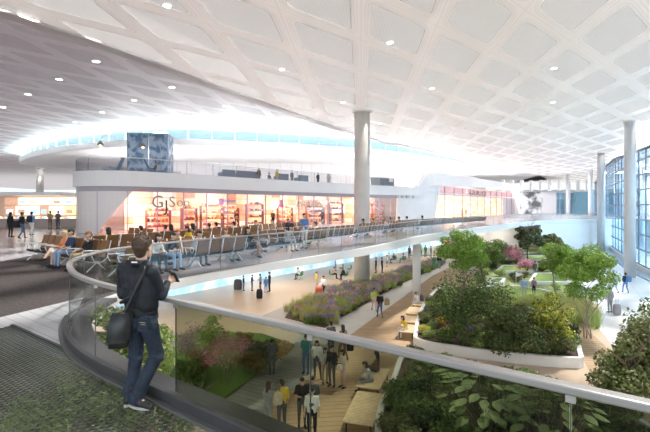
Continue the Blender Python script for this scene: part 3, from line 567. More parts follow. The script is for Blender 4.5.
# ---------------- planting ----------------
LG = dict(bright=leafm('leaf_bright', (.12, .28, .03), (.44, .60, .13), 5.), mid=leafm('leaf_mid', (.05, .12, .02), (.28, .36, .10), 5.), dark=leafm('leaf_dark', (.02, .05, .012), (.12, .17, .05), 5.),
          olive=leafm('leaf_olive', (.08, .09, .03), (.34, .36, .15), 5.), yellow=leafm('leaf_yellow', (.50, .50, .05), (.78, .74, .16)), lime=leafm('leaf_lime', (.30, .42, .10), (.55, .64, .25)),
          grey=leafm('leaf_grey', (.22, .26, .18), (.40, .43, .32)), rust=leafm('leaf_rust', (.26, .12, .03), (.45, .28, .07)), pink=leafm('blossom_pink', (.62, .24, .32), (.88, .52, .58)), mauve=leafm('blossom_mauve', (.45, .26, .42), (.70, .50, .62)),
          bluef=M('flower_blue', (.12, .22, .60), .6), violet=leafm('flower_violet', (.24, .16, .42), (.42, .32, .62)), white=leafm('flower_white', (.7, .66, .6), (.9, .88, .82)), orange=leafm('flower_orange', (.8, .38, .05), (.9, .6, .1)), straw=leafm('grass_straw', (.36, .36, .12), (.62, .58, .28)))
BARK = M('bark', (.16, .11, .08), .9, 0, .3, 20); BARKL = M('bark_pale', (.36, .30, .24), .9, 0, .3, 20)
def leaves(rng, clusters, n, size, flat=.35):
    """clusters: (x, y, z, r) -> quad leaves spread through the clusters, denser toward their shells"""
    C = np.array(clusters, float); w = C[:, 3]**2; k = rng.choice(len(C), n, p=w/w.sum()); d = rng.normal(size=(n, 3)); d /= np.linalg.norm(d, axis=1)[:, None]
    rad = C[k, 3]*(.45+.6*rng.random(n)**.6); P = C[k, :3]+d*rad[:, None]*np.array([1, 1, .78])
    nn = d*.7+rng.normal(size=(n, 3))*.55+np.array([0, 0, flat]); nn /= np.linalg.norm(nn, axis=1)[:, None]
    a = np.cross(nn, rng.normal(size=(n, 3))); a /= np.linalg.norm(a, axis=1)[:, None]; bb = np.cross(nn, a); s = (size*(.6+.8*rng.random(n)))[:, None]
    V = np.stack([P-a*s*.6, P+bb*s*.32, P+a*s*.6, P-bb*s*.32], 1).reshape(-1, 3)
    return V, np.arange(4*n).reshape(-1, 4)
def fol_mesh(name, V, Q):
    me = bpy.data.meshes.new(name); me.vertices.add(len(V)); me.vertices.foreach_set('co', V.astype(np.float32).ravel()); me.loops.add(Q.size); me.loops.foreach_set('vertex_index', Q.astype(np.int32).ravel())
    me.polygons.add(len(Q)); me.polygons.foreach_set('loop_start', np.arange(0, Q.size, 4, dtype=np.int32)); me.update(calc_edges=True); me.validate(); return me
def branches(b, rng, base, h, r, spread, lev=2, n=5, clear=.35, bf=1.):
    tips = []
    def br(p, d, L, r, l):
        pts = [p]; q = p
        for i in range(4): d = (d+Vector(rng.normal(size=3)*.13)+Vector((0, 0, .05))).normalized(); q = q+d*(L/4); pts.append(q)
        b.tube(pts, [max(.006, r*(1-.16*i)) for i in range(5)], 6 if l else 7)
        tips.append(tuple(q))
        if l > 0:
            for k in range(n):
                a = 6.283*(k+rng.random())/n; t = .35+.65*(k+.5)/n; i = min(3, int(t*4)); bp = pts[i]+(pts[i+1]-pts[i])*(t*4-i)
                nd = (d*.5+Vector((math.cos(a), math.sin(a), .25+.35*rng.random()))*spread).normalized(); br(bp, nd, L*(.45+.2*rng.random())*(bf if l == lev else 1.), r*.5, l-1)
    br(Vector(base), Vector((rng.normal()*.05, rng.normal()*.05, 1)).normalized(), h, r, lev); return tips
def plant(name, x, y, h, w, leaf, lab, cat='tree', nleaf=5000, ls=.12, clear=.3, stems=1, seed=1, bark=None, z=LZ, second=None, group=None, dens=26, bl=None, rz=0, sw=1.):
    rng = np.random.default_rng(seed); o = thing(name, lab, cat, (x, y, z), rz, group)
    b = B(); tips = []
    for k in range(stems):
        a = 6.283*k/max(1, stems); off = .22*w*.5 if stems > 1 else 0
        tips += branches(b, rng, (off*math.cos(a)*.5, off*math.sin(a)*.5, 0), h*(.72 if stems == 1 else .5), (.012*h*(1.2 if stems == 1 else .45)+.01)*sw, .9 if stems == 1 else .5, 1 if stems > 2 else 2, 4, bf=min(1., w/h*.75))
    b.build('trunk', bark or BARK, o)
    cl = []; zc = h*(clear+1)/2; hz = h*(1-clear)/2
    for _ in range(dens):
        d = rng.normal(size=3); d /= np.linalg.norm(d); q = rng.random()**.5*.82; cl.append((d[0]*w/2*q, d[1]*w/2*q, zc+d[2]*hz*q*.9, w*(.10+.09*rng.random())))
    V, Q = leaves(rng, cl, nleaf, ls); V[:, 2] = np.maximum(V[:, 2], .02)
    link('foliage', fol_mesh('foliage', V, Q), LG[leaf], o)
    if second:
        V, Q = leaves(rng, cl, int(nleaf*second[1]), ls*.9); V[:, 2] = np.maximum(V[:, 2], .02); link(second[2], fol_mesh(second[2], V, Q), LG[second[0]], o)
    return o
def TP(name, bpx, bpy_, toppy, wpx, leaf, lab, Y=None, **k):
    X, Yg = G(bpx, bpy_)
    if Y: X, Yg = DX(bpx, Y), Y
    h = DZ(toppy, Yg)-LZ; w = wpx/F*Yg; return plant(name, X, Yg, h, w, leaf, lab, seed=int(bpx*7+bpy_), **k)
TP('leafy_tree', 463, 300, 228, 54, 'bright', 'bright green round-crowned tree beside the pale stone path, below the concourse edge', nleaf=13000, ls=.125, clear=.40, bark=BARKL, Y=33.)
TP('leafy_tree', 486, 290, 236, 44, 'mid', 'darker spreading tree just right of the bright green one', nleaf=8000, ls=.14, clear=.4, Y=39.)
TP('leafy_tree', 471, 354, 262, 92, 'dark', 'tall loose dark-green tree with one slim trunk in the planter behind the handrail', nleaf=5200, ls=.11, clear=.12, dens=42, second=('mid', .6, 'inner_foliage'))
TP('leafy_tree', 515, 361, 306, 84, 'dark', 'low dark olive round tree in the planter right of the slim trunk', nleaf=8000, ls=.10, clear=.02, dens=34, second=('rust', .08, 'dry_leaves'))
TP('leafy_tree', 551, 360, 284, 46, 'yellow', 'yellow-leaved young tree between the dark tree and the tan path', nleaf=2000, ls=.12, clear=.0, dens=24, second=('mid', 1.1, 'green_leaves'))
TP('leafy_tree', 588, 338, 236, 62, 'bright', 'large bright green multi-stemmed tree left of the slim columns', nleaf=15000, ls=.105, clear=.33, stems=5, bark=BARKL, dens=34)
TP('leafy_tree', 557, 300, 231, 44, 'bright', 'fresh green tree behind the multi-stemmed one', nleaf=9000, ls=.13, clear=.3, bark=BARKL)
TP('leafy_tree', 528, 249, 221, 36, 'dark', 'far dark round tree by the dark wall opening', nleaf=3500, ls=.28, clear=.3, second=('grey', .6, 'grey_leaves'), Y=57.)
TP('leafy_tree', 548, 247, 230, 26, 'olive', 'smaller far round tree right of the darkest far one', nleaf=2500, ls=.28, clear=.3, Y=58.)
plant('leafy_tree', 9.5, 13.0, 4.3, 3.2, 'olive', 'wide olive tree at the right end of the timber path, close to the glass', nleaf=12000, ls=.105, clear=.08, dens=46, seed=91, second=('mid', .6, 'green_leaves'))
plant('leafy_tree', 12.4, 14.6, 4.9, 4.0, 'mid', 'dark leafy tree rising at the right frame edge behind the olive one', nleaf=9000, ls=.12, clear=.1, dens=40, seed=92)
# shrubs by the shaded lawn
TP('blossom_shrub', 226, 386, 331, 62, 'pink', 'pink blossom shrub with bare branching stems on the shaded lawn', cat='shrub', nleaf=2200, ls=.065, clear=.38, stems=4, dens=30, sw=.45)
TP('blossom_shrub', 185, 374, 322, 52, 'mauve', 'mauve blossom shrub between the standing man and the lawn', cat='shrub', nleaf=1700, ls=.07, clear=.3, stems=4, dens=30, sw=.45)
TP('shrub', 187, 389, 352, 44, 'mid', 'glossy green shrub at the lawn corner by the dark kerb', cat='shrub', nleaf=2600, ls=.10, clear=.0, stems=3)
TP('shrub', 200, 376, 346, 30, 'rust', 'rust-brown shrub between the mauve blossom and the lawn', cat='shrub', nleaf=1600, ls=.08, clear=.0, stems=3)
TP('shrub', 160, 372, 348, 26, 'yellow', 'yellow-green leafy shrub right behind the man\'s legs', cat='shrub', nleaf=700, ls=.11, clear=.0, stems=3)
TP('shrub', 264, 366, 331, 48, 'olive', 'greyish olive shrub on the far side of the pink blossom', cat='shrub', nleaf=3000, ls=.085, clear=.0, stems=3, second=('grey', .4, 'grey_leaves'))
TP('shrub', 253, 376, 350, 36, 'rust', 'rust and green low shrub at the lawn edge under the olive one', cat='shrub', nleaf=1800, ls=.075, clear=.0, stems=3, second=('mid', .6, 'green_leaves'))
TP('flowering_shrub', 281, 360, 336, 26, 'orange', 'mixed orange, white and blue flowering shrub at the timber edge', cat='shrub', nleaf=900, ls=.085, clear=.0, stems=3, second=('white', 1., 'white_flowers'))
TP('young_tree', 212, 368, 306, 40, 'lime', 'young pale lime-leaved tree beyond the pink blossom', nleaf=900, ls=.13, clear=.2, stems=2, dens=22)
TP('shrub', 246, 352, 330, 28, 'rust', 'small brown shrub behind the olive shrub', cat='shrub', nleaf=900, ls=.09, clear=0., stems=3)
plant('leafy_tree', -3.85, 8.0, 5.9, 2.2, 'lime', 'yellow-green small tree just inside the curved end of the glass balustrade', nleaf=9000, ls=.07, clear=.5, dens=44, seed=33, second=('mid', .8, 'green_leaves'))
plant('leafy_tree', -3.1, 8.6, 4.4, 1.3, 'mid', 'slender green tree behind the standing man, inside the balustrade curve', nleaf=2500, ls=.07, clear=.4, dens=20, seed=35)
plant('leafy_tree', -4.35, 7.0, 5.0, 2.3, 'lime', 'pale green tree added under the triangular floor grating as its leafy reflection', nleaf=8000, ls=.085, clear=.3, dens=44, seed=34, second=('mid', .8, 'green_leaves'))  # floor reflection imitated by a tree added below the grating
# ---- kerbed planters ----
KERB = M('kerb_white', (.80, .79, .77), .4, var=.03)
def planter(px, hgt, lab, soil=True, kw=.22, mat=None):
    pts = px
    pp = Path(list(pts)+[pts[0]], 5); o = thing('planter', lab, 'planter', (0, 0, 0)); b = B(); strip(b, pp, 0, pp.L, -kw/2, kw/2, LZ, LZ+hgt, .3); b.build('kerb', KERB, o, .02)
    b = B(); b.prism([(p.x, p.y) for p in pp.p[:-1]], LZ, LZ+hgt-.1); b.build('bed', mat or SOIL, o); return [(p.x, p.y) for p in pp.p[:-1]]
def inside(p, poly):
    c = False; j = len(poly)-1
    for i in range(len(poly)):
        a, b_ = poly[i], poly[j]
        if (a[1] > p[1]) != (b_[1] > p[1]) and p[0] < (b_[0]-a[0])*(p[1]-a[1])/(b_[1]-a[1]+1e-12)+a[0]: c = not c
        j = i
    return c
PA = planter([(1.2, 10), (1.5, 12), (1.87, 14.6), (2.9, 17.8), (3.6, 20.0), (4.4, 20.6), (6.05, 19.3), (7.6, 18.2), (9.5, 16.2), (10.3, 13), (9, 10.2)], .5, 'white-kerbed raised planter full of dense shrubs, nearest below the handrail')
PBp = planter([(4.8, 22.9), (6.1, 27.8), (7.9, 32.8), (9.8, 36.8), (11.3, 37.), (13.2, 31.5), (14.7, 26.5), (12.2, 20.6), (11.3, 19.8), (8.2, 20.7), (5.4, 22.)], .5, 'white-kerbed raised planter with the slim-trunked tree beyond the handrail')
mesh_cache = {}
def shrub_mesh(kind, seed, r, h, n, ls):
    key = (kind, seed)
    if key in mesh_cache: return mesh_cache[key]
    rng = np.random.default_rng(seed); cl = []
    for _ in range(14): a = rng.random()*6.283; q = r*.6*math.sqrt(rng.random()); cl.append((q*math.cos(a), q*math.sin(a), h*(.25+.5*rng.random()), r*(.34+.16*rng.random())))
    V, Q = leaves(rng, cl, n, ls); V[:, 2] = np.maximum(V[:, 2], 0.02); me = fol_mesh('foliage', V, Q); me.materials.append(LG['mid']); 
    b = B()
    for k in range(5): a = 6.283*k/5; b.tube([(0, 0, 0), (r*.25*math.cos(a), r*.25*math.sin(a), h*.35), (r*.5*math.cos(a), r*.5*math.sin(a), h*.7)], [.02, .015, .008], 5)
    st = b.mesh('stem'); st.materials.append(BARK); mesh_cache[key] = (me, st); return mesh_cache[key]
def shrub(x, y, z, sc, leaf, lab, group, kind='round', seed=0, h=1., cat='shrub', name='shrub', n=1500, ls=.10):
    me, st = shrub_mesh(kind, seed, .7, h, n, ls); o = thing(name, lab, cat, (x, y, z), random.random()*6.28, group); o.scale = (sc, sc, sc)
    f = bpy.data.objects.new('foliage', me); COL.objects.link(f); f.parent = o; f.material_slots[0].link = 'OBJECT'; f.material_slots[0].material = LG[leaf]
    s_ = bpy.data.objects.new('stem', st); COL.objects.link(s_); s_.parent = o; return o
def fill(poly, step, kinds, z, group, sc=(.8, 1.1), skip=None, **kw):
    xs = [p[0] for p in poly]; ys = [p[1] for p in poly]; y = min(ys)+step*.4; r = 0
    while y < max(ys):
        x = min(xs)+(step*.5 if r % 2 else step*.2)
        while x < max(xs):
            q = (x+random.uniform(-.2, .2)*step, y+random.uniform(-.2, .2)*step)
            if all(inside((q[0]+dx, q[1]+dy), poly) for dx, dy in ((.35, 0), (-.35, 0), (0, .35), (0, -.35))) and not (skip and skip(q)):
                k = random.choice(kinds); shrub(q[0], q[1], z, random.uniform(*sc), k[0], k[1]+' in the '+group, k[2]+' of the '+group, seed=random.randint(0, 3), **kw)
            x += step
        y += step*.85; r += 1
fill(PA, .95, [('mid', 'dense mid-green shrub', 'mid-green shrubs'), ('dark', 'dense dark green shrub', 'dark shrubs'), ('mid', 'dense mid-green shrub', 'mid-green shrubs'), ('olive', 'dense olive-green shrub', 'olive shrubs')], LZ+.2, 'nearest white-kerbed planter', (.72, .92))
fill(PBp, 1.15, [('olive', 'low olive shrub', 'olive shrubs'), ('dark', 'low dark green shrub', 'dark shrubs'), ('lime', 'low pale green shrub', 'pale shrubs'), ('mid', 'low mid-green shrub', 'mid-green shrubs')], LZ+.3, 'planter with the slim trunk', (.5, .75))
# large-leaved plants
def bigleaf(x, y, h, n, lab, sc=1., seed=5):
    rng = np.random.default_rng(seed); o = thing('broad_leaf_plant', lab, 'plant', (x, y, LZ+.3)); bs = B(); bl = B()
    for i in range(n):
        a = rng.random()*6.283; q = rng.random()**.5*1.2*sc; hh = h*(.45+.55*rng.random()); tip = Vector((q*math.cos(a), q*math.sin(a), hh)); bs.tube([(tip.x*.2, tip.y*.2, 0), (tip.x*.7, tip.y*.7, hh*.7), tip], [.02, .014, .008], 5)
        L = (.30+.18*rng.random())*sc; dr = Vector((math.cos(a), math.sin(a), -.15)); sd_ = Vector((-math.sin(a), math.cos(a), 0)); V = []
        for t_, w_ in ((-.1, .02), (.12, .22), (.4, .30), (.7, .22), (1, .01)): c_ = tip+dr*L*t_+Vector((0, 0, -.12*L*t_*t_)); V += [c_-sd_*L*w_*1.2+Vector((0, 0, .05*L)), c_, c_+sd_*L*w_*1.2+Vector((0, 0, .05*L))]
        bl.add(V, [(i_*3+k, i_*3+k+1, i_*3+k+4, i_*3+k+3) for i_ in range(4) for k in (0, 1)], 0, True)
    bl.build('leaf_blades', leafm('leaf_broad', (.17, .25, .08), (.34, .42, .18)) if 'leaf_broad' not in MC else MC['leaf_broad'], o); bs.build('stalk', BARK, o)
bigleaf(5.0, 13.2, 2.0, 70, 'big pale-leaved broad plant amid the nearest planter, right of its middle', 1.05, 5); bigleaf(6.4, 12.2, 1.9, 50, 'second broad-leaved plant, nearer the right end of that planter', 1., 6)
shrub(2.6, 11.6, LZ+.4, .8, 'violet', 'violet flowering plant low in the nearest planter', None, seed=2, cat='plant', name='flowering_plant')
for px, py, leaf, lab, sc in ((430, 312, 'grey', 'blue-green rosette shrub at the kerb of the slim-trunk planter', .7), (424, 330, 'yellow', 'yellow-flowered low plant in the near corner of the slim-trunk planter', .55), (440, 322, 'orange', 'orange-flowered low plant beside the yellow one', .55), (455, 316, 'bluef', 'small blue-flowered plant under the slim trunk', .45), (468, 330, 'violet', 'violet plant beneath the dark tree', .5), (445, 332, 'yellow', 'second yellow-flowered low plant toward the trunk', .5)):
    X, Y = G(px, py, LZ+.6); shrub(X, Y, LZ+.4, sc, leaf, lab, None, seed=3, cat='plant', name='flowering_plant')
# ---- flower and grass border beside the stone path ----
bord = [G(a, c) for a, c in [(285, 318), (292, 308), (330, 292), (365, 284), (395, 275), (430, 264), (444, 263), (432, 270), (400, 284), (345, 315), (325, 328)]]
b = B(); b.prism(bord, LZ, LZ+.06); struct(b.build('floor_bed', SOIL), 'soil of the grass and lavender border')
def tuft_mesh(seed, flower):
    key = ('t', seed, flower)
    if key in mesh_cache: return mesh_cache[key]
    st = random.getstate(); random.seed(seed); b = B(); grass_clump(b, (0, 0, 0), .46, 260, .62, .012); me = b.mesh('blades'); me.materials.append(LG['straw']); random.setstate(st)
    fm = None
    if flower:
        rng = np.random.default_rng(seed); cl = [(rng.normal()*.28, rng.normal()*.28, .38+.2*rng.random(), .12) for _ in range(9)]; V, Q = leaves(rng, cl, 300, .06); V[:, 2] = np.maximum(V[:, 2], .03); fm = fol_mesh('flower_heads', V, Q); fm.materials.append(LG['violet'])
    mesh_cache[key] = (me, fm); return mesh_cache[key]
def tuft(x, y, z, sc, blade, flower, lab, group, name='grass_clump'):
    me, fm = tuft_mesh(random.randint(0, 2), bool(flower)); o = thing(name, lab, 'plant', (x, y, z), random.random()*6, group); o.scale = (sc, sc, sc)
    f = bpy.data.objects.new('blades', me); COL.objects.link(f); f.parent = o; f.material_slots[0].link = 'OBJECT'; f.material_slots[0].material = LG[blade]
    if flower: f = bpy.data.objects.new('flower_heads', fm); COL.objects.link(f); f.parent = o; f.material_slots[0].link = 'OBJECT'; f.material_slots[0].material = LG[flower]
xs = [p[0] for p in bord]; ys = [p[1] for p in bord]; y = min(ys)+.2
while y < max(ys):
    x = min(xs)
    while x < max(xs):
        q = (x+random.uniform(-.2, .2), y+random.uniform(-.2, .2))
        if inside(q, bord) and (q[0]-DX(362, 41))**2+(q[1]-41)**2 > 1.7 and (q[0]-DX(362, 41))**2+(q[1]-41)**2 > 1.7:
            px = 325+q[0]/q[1]*F; py = HY+7.4*F/q[1]; low = random.random()
            r_ = random.random(); edge = (px-300)/140
            if px < 322 and r_ < .8: k = ('straw', None, 'straw-green ornamental grass clump')
            elif r_ < .32: k = ('straw', 'violet', 'violet lavender clump')
            elif r_ < .58: k = ('lime', None, 'pale green grass clump')
            elif r_ < .78: k = ('straw', 'mauve', 'mauve-flowered clump')
            elif r_ < .88: k = ('mid', 'pink', 'pink-flowered clump')
            else: k = ('mid', 'violet', 'deep green clump with violet heads')
            sc_ = random.uniform(.85, 1.25); tuft(q[0], q[1], LZ+.05, sc_, k[0], k[1], k[2]+' in the border beside the pale stone path', k[2]+'s of the path border', 'grass_clump' if not k[1] else 'lavender_clump')
        x += .78
    y += .74
# ---- round lawn with kerb, flag ----
cx, cy = G(522, 298); el = [(cx+3.5*math.cos(a), cy+4.6*math.sin(a)) for a in np.linspace(0, 2*math.pi, 18)[:-1]]
planter(el, .22, 'oval putting lawn with a white kerb and a small flag', mat=GRASS, kw=.16)
fx, fy = G(516, 300); fo = thing('golf_flag', 'small white flag on a thin pole on the oval lawn', 'flag', (fx, fy, LZ+.12)); b = B(); b.tube([(0, 0, 0), (0, 0, 2.1)], .02, 6); b.build('pole', WH, fo)
b = B(); b.add([(0, 0, 2.1), (.3, .04, 2.02), (.62, -.03, 1.92), (.3, .04, 1.80), (0, 0, 1.72), (0, .015, 2.1), (.3, .055, 2.02), (.62, -.015, 1.92), (.3, .055, 1.80), (0, .015, 1.72)], [(0, 1, 3, 4), (1, 2, 3), (9, 8, 6, 5), (8, 7, 6)]); b.build('flag_cloth', WH, fo)
# ---- far rectangular lawns with white kerbs ----
lawns = [((497, 268), (538, 274), 'first far lawn strip behind the oval lawn'), ((505, 258), (548, 262), 'second far lawn strip with pink shrubs'), ((530, 276), (572, 285), 'lawn strip right behind the oval lawn'), ((512, 250), (560, 254), 'narrowest far lawn strip near the dark round trees'), ((488, 281), (505, 286), 'small lawn strip left of the oval lawn'), ((535, 263), (575, 268), 'far lawn strip toward the slim columns')]
for (a, c), (a2, c2), lab in lawns:
    q = [G(a, c2), G(a2-4, c2), G(a2, c), G(a+6, c)]; o = thing('lawn_bed', lab+' with white kerb', 'lawn', (0, 0, 0)); P_ = Path(q+[q[0]], smooth=False); b = B(); strip(b, P_, 0, P_.L, -.14, .14, LZ, LZ+.35, .5); b.build('kerb', KERB, o); b = B(); b.prism(q, LZ, LZ+.27); b.build('turf', GRASS, o)
# base greenery ground in the far garden
b = B(); b.prism([G(452, 300), G(470, 282), G(486, 262), G(500, 252), G(520, 246), G(565, 246), G(585, 262), G(575, 300), G(562, 314), G(545, 330), G(500, 330)], LZ, LZ+.05); struct(b.build('floor_bed', M('garden_soil_green', (.22, .26, .10), .9, 0, .5, 3.)), 'low green ground cover of the far garden')
fg = [G(a, c) for a, c in [(455, 300), (472, 284), (488, 264), (506, 252), (560, 250), (580, 266), (572, 300), (555, 318), (500, 322)]]
def clear(q):
    if ((q[0]-cx)/4.2)**2+((q[1]-cy)/5.4)**2 < 1: return True
    px = 325+q[0]/q[1]*F; py = HY+7.4*F/q[1]
    if inside(q, PBp): return True
    return any(a-3 < px < a2+3 and c-2 < py < c2+2 for (a, c), (a2, c2), _ in lawns)
fill(fg, 2.0, [('olive', 'low olive hedge shrub', 'olive hedge shrubs'), ('mid', 'low green hedge shrub', 'green hedge shrubs'), ('lime', 'pale feathery shrub', 'pale shrubs'), ('dark', 'dark low hedge shrub', 'dark hedge shrubs')], LZ, 'far garden around the lawns', (.6, .9), clear)
for px, py, sc, lab in ((527, 274, 2.0, 'large pink blossom bush behind the oval lawn'), (506, 257, 2.4, 'far pink bush left of the second lawn strip'), (515, 264, 2.4, 'pink bush between two far lawn strips'), (497, 256, 2.2, 'far pink bush by the spreading tree'), (548, 272, 1.8, 'small pink bush at the right lawn strip'), (564, 272, 2.6, 'pale pink bush at the base of the fresh green tree')):
    X, Y = G(px, py); shrub(X, Y, LZ+.3, sc*.8, 'pink', lab, None, seed=1, name='blossom_shrub')
for i, (px, py, l) in enumerate([(566, 305, 'lime'), (571, 311, 'straw'), (577, 318, 'straw'), (562, 311, 'lime'), (570, 322, 'straw'), (583, 325, 'lime'), (578, 308, 'lime'), (585, 316, 'straw'), (496, 306, 'straw'), (504, 309, 'lime'), (513, 311, 'straw'), (524, 312, 'lime'), (488, 312, 'straw'), (535, 311, 'straw'), (545, 309, 'straw')]):
    X, Y = G(px, py); g_ = i < 8; tuft(X, Y, LZ, 2.0, l, None, 'tall soft grass clump '+('below the multi-stemmed tree' if g_ else 'along the near kerb of the oval lawn'), 'tall grasses '+('below the multi-stemmed tree' if g_ else 'along the oval lawn'))
for i, (x_, y_, l_, n_) in enumerate(((7.2, 21.6, 'olive', 'olive'), (8.3, 21.2, 'dark', 'dark green'), (9.4, 20.8, 'mid', 'mid-green'), (10.5, 20.5, 'dark', 'dark green'), (11.5, 20.6, 'olive', 'olive'), (12.3, 21.6, 'mid', 'mid-green'), (13.0, 22.9, 'dark', 'dark green'), (6.2, 22.1, 'mid', 'mid-green'))):
    shrub(x_, y_, LZ+.38, .85, l_, n_+' shrub spilling over the front kerb of the planter with the slim trunk', n_+' shrubs at the front kerb', seed=i % 4)
# ---------------- people ----------------
SKIN = M('skin', (.62, .40, .30), .55, var=.04); HAIRS = dict(black=M('hair_black', (.02, .016, .014), .6, var=.3, scale=40), brown=M('hair_brown', (.055, .030, .018), .6, var=.3, scale=40), blonde=M('hair_blonde', (.55, .38, .18), .6, var=.3, scale=40), red=M('hair_red', (.30, .10, .04), .6, var=.3, scale=40))
CLC = dict(black=(.015, .015, .018), navy=(.03, .045, .10), blue=(.10, .25, .55), lightblue=(.35, .52, .75), jeans=(.10, .16, .30), paleblue=(.28, .38, .55), grey=(.30, .30, .32), lightgrey=(.55, .54, .53), white=(.85, .84, .82), teal=(.04, .25, .24), yellow=(.80, .55, .05), green=(.10, .30, .18), lime=(.5, .65, .15), beige=(.60, .50, .38), khaki=(.40, .32, .20), brown=(.20, .12, .08), red=(.6, .1, .06), orange=(.65, .25, .12), purple=(.38, .22, .42), cream=(.8, .72, .6), pink=(.75, .5, .5), darkgrey=(.10, .10, .11))
def cloth(c): return M('cloth_'+c, CLC[c], .85, var=.12, scale=9)
def capsule(b, p0, p1, r0, r1, n=12, fl=1.):
    p0, p1 = Vector(p0), Vector(p1); d = p1-p0; L = d.length; d = d/L if L > 1e-6 else Vector((0, 0, 1)); a = d.orthogonal().normalized(); e = d.cross(a); V = []; rings = []
    for i in range(5): t = math.pi/2*(i/4); rings.append((p0-d*r0*math.cos(t), max(r0*math.sin(t), 1e-4)))
    for i in range(5): t = math.pi/2*(i/4); rings.append((p1+d*r1*math.sin(t), max(r1*math.cos(t), 1e-4)))
    for c, r in rings: V += [c+(a*math.cos(6.28318*k/n)+e*math.sin(6.28318*k/n))*r for k in range(n)]
    m = len(rings); b.add(V, [(i*n+k, i*n+(k+1) % n, (i+1)*n+(k+1) % n, (i+1)*n+k) for i in range(m-1) for k in range(n)]+[tuple(range(n))[::-1], tuple((m-1)*n+k for k in range(n))], 0, True)
def remesh(caps, vox, name, smooth=2):
    """tapered capsules -> one continuous skin; each face keeps the tag of the capsule nearest to it"""
    b = B(); [capsule(b, c[0], c[1], c[2], c[3]) for c in caps]; me = b.mesh(name); o = bpy.data.objects.new(name, me); COL.objects.link(o)
    md = o.modifiers.new('r', 'REMESH'); md.mode = 'VOXEL'; md.voxel_size = vox; md.use_smooth_shade = True
    if smooth: s_ = o.modifiers.new('s', 'SMOOTH'); s_.factor = .5; s_.iterations = smooth
    out = bpy.data.meshes.new_from_object(o.evaluated_get(bpy.context.evaluated_depsgraph_get())); bpy.data.objects.remove(o); bpy.data.meshes.remove(me); out.name = name
    tags = sorted({c[4] for c in caps}); n = len(out.polygons); ctr = np.empty(n*3); out.polygons.foreach_get('center', ctr); ctr = ctr.reshape(-1, 3); best = np.full(n, 1e9); mi = np.zeros(n, int)
    for c in caps:
        p, q = np.array(c[0], float), np.array(c[1], float); d = q-p; L2 = max(d@d, 1e-9); t = np.clip(((ctr-p)@d)/L2, 0, 1); ds = np.linalg.norm(ctr-(p+t[:, None]*d), axis=1)-(c[2]+(c[3]-c[2])*t)
        k = ds < best; best[k] = ds[k]; mi[k] = c[4]
    out.polygons.foreach_set('material_index', mi); out.polygons.foreach_set('use_smooth', [True]*n); out.update(); return out
SK, TO, BO, SH = 0, 1, 2, 3
def joints(pose):
    J = dict(pe=(0, 0, .93), ch=(0, 0, 1.30), ne=(0, .0, 1.47), hd=(0, .02, 1.62))
    for s_, k in ((-1, 'L'), (1, 'R')):
        J.update({'hp'+k: (s_*.09, 0, .90), 'kn'+k: (s_*.10, .02, .50), 'an'+k: (s_*.10, -.02, .09), 'to'+k: (s_*.12, .13, .04), 'sh'+k: (s_*.175, 0, 1.41), 'el'+k: (s_*.235, -.02, 1.13), 'ha'+k: (s_*.24, .07, .90), 'fi'+k: (s_*.235, .10, .80)})
    up = {}
    if pose == 'walk': up = dict(knL=(-.09, .20, .52), anL=(-.09, .26, .10), toL=(-.10, .41, .06), knR=(.09, -.03, .50), anR=(.09, -.28, .16), toR=(.10, -.17, .05), haL=(-.22, -.12, .92), fiL=(-.22, -.12, .83), haR=(.24, .22, .94), fiR=(.24, .27, .86))
    if pose == 'hold': up = dict(elL=(-.25, .0, 1.12), haL=(-.12, .25, 1.15), fiL=(-.06, .30, 1.18), elR=(.25, .0, 1.12), haR=(.12, .25, 1.15), fiR=(.06, .30, 1.18), hd=(0, .06, 1.60))
    if pose == 'hip': up = dict(elR=(.36, -.08, 1.16), haR=(.17, .02, 1.0), fiR=(.12, .05, .98), knL=(-.15, .04, .5), anL=(-.18, .0, .09), toL=(-.22, .14, .04))
    if pose == 'raise': up = dict(elR=(.28, .12, 1.25), haR=(.10, .25, 1.42), fiR=(.06, .27, 1.50), elL=(-.26, .05, 1.15), haL=(-.08, .26, 1.1), fiL=(0, .3, 1.1), hd=(0, .03, 1.63))
    if pose.startswith('sit'):
        lean = dict(sit=0., sitlean=.22, sitback=-.16, sitpoint=-.05, sitlegs=-.02, sitchin=.12)[pose]; J['pe'] = (0, 0, .52)
        J['ch'] = (0, lean*.6, .84); J['ne'] = (0, lean*.95, 1.02); J['hd'] = (0, lean*1.15+.03, 1.17-abs(lean)*.15)
        for s_, k in ((-1, 'L'), (1, 'R')):
            J.update({'hp'+k: (s_*.09, .0, .52), 'kn'+k: (s_*.13, .44, .53), 'an'+k: (s_*.14, .47, .10), 'to'+k: (s_*.15, .63, .05), 'sh'+k: (s_*.175, lean*.9, .96-abs(lean)*.1), 'el'+k: (s_*.24, lean*.8+.1, .70), 'ha'+k: (s_*.14, .34, .64), 'fi'+k: (s_*.10, .42, .62)})
        if pose == 'sitlean': up = dict(haL=(-.08, .40, .66), haR=(.08, .40, .66), fiL=(-.02, .46, .68), fiR=(.02, .46, .68), elL=(-.22, .28, .66), elR=(.22, .28, .66))
        if pose == 'sitpoint': up = dict(elL=(-.38, .15, .98), haL=(-.55, .30, 1.05), fiL=(-.62, .37, 1.07))
        if pose == 'sitlegs': up = dict(knR=(-.02, .46, .62), anR=(-.16, .70, .34), toR=(-.22, .84, .30), haL=(-.05, .3, .72), haR=(.08, .3, .74), fiL=(.0, .36, .76), fiR=(.02, .36, .78))
        if pose == 'sitchin': up = dict(elR=(.2, .28, .74), haR=(.08, .22, 1.0), fiR=(.05, .2, 1.06))
    J.update(up); return {k: Vector(v) for k, v in J.items()}
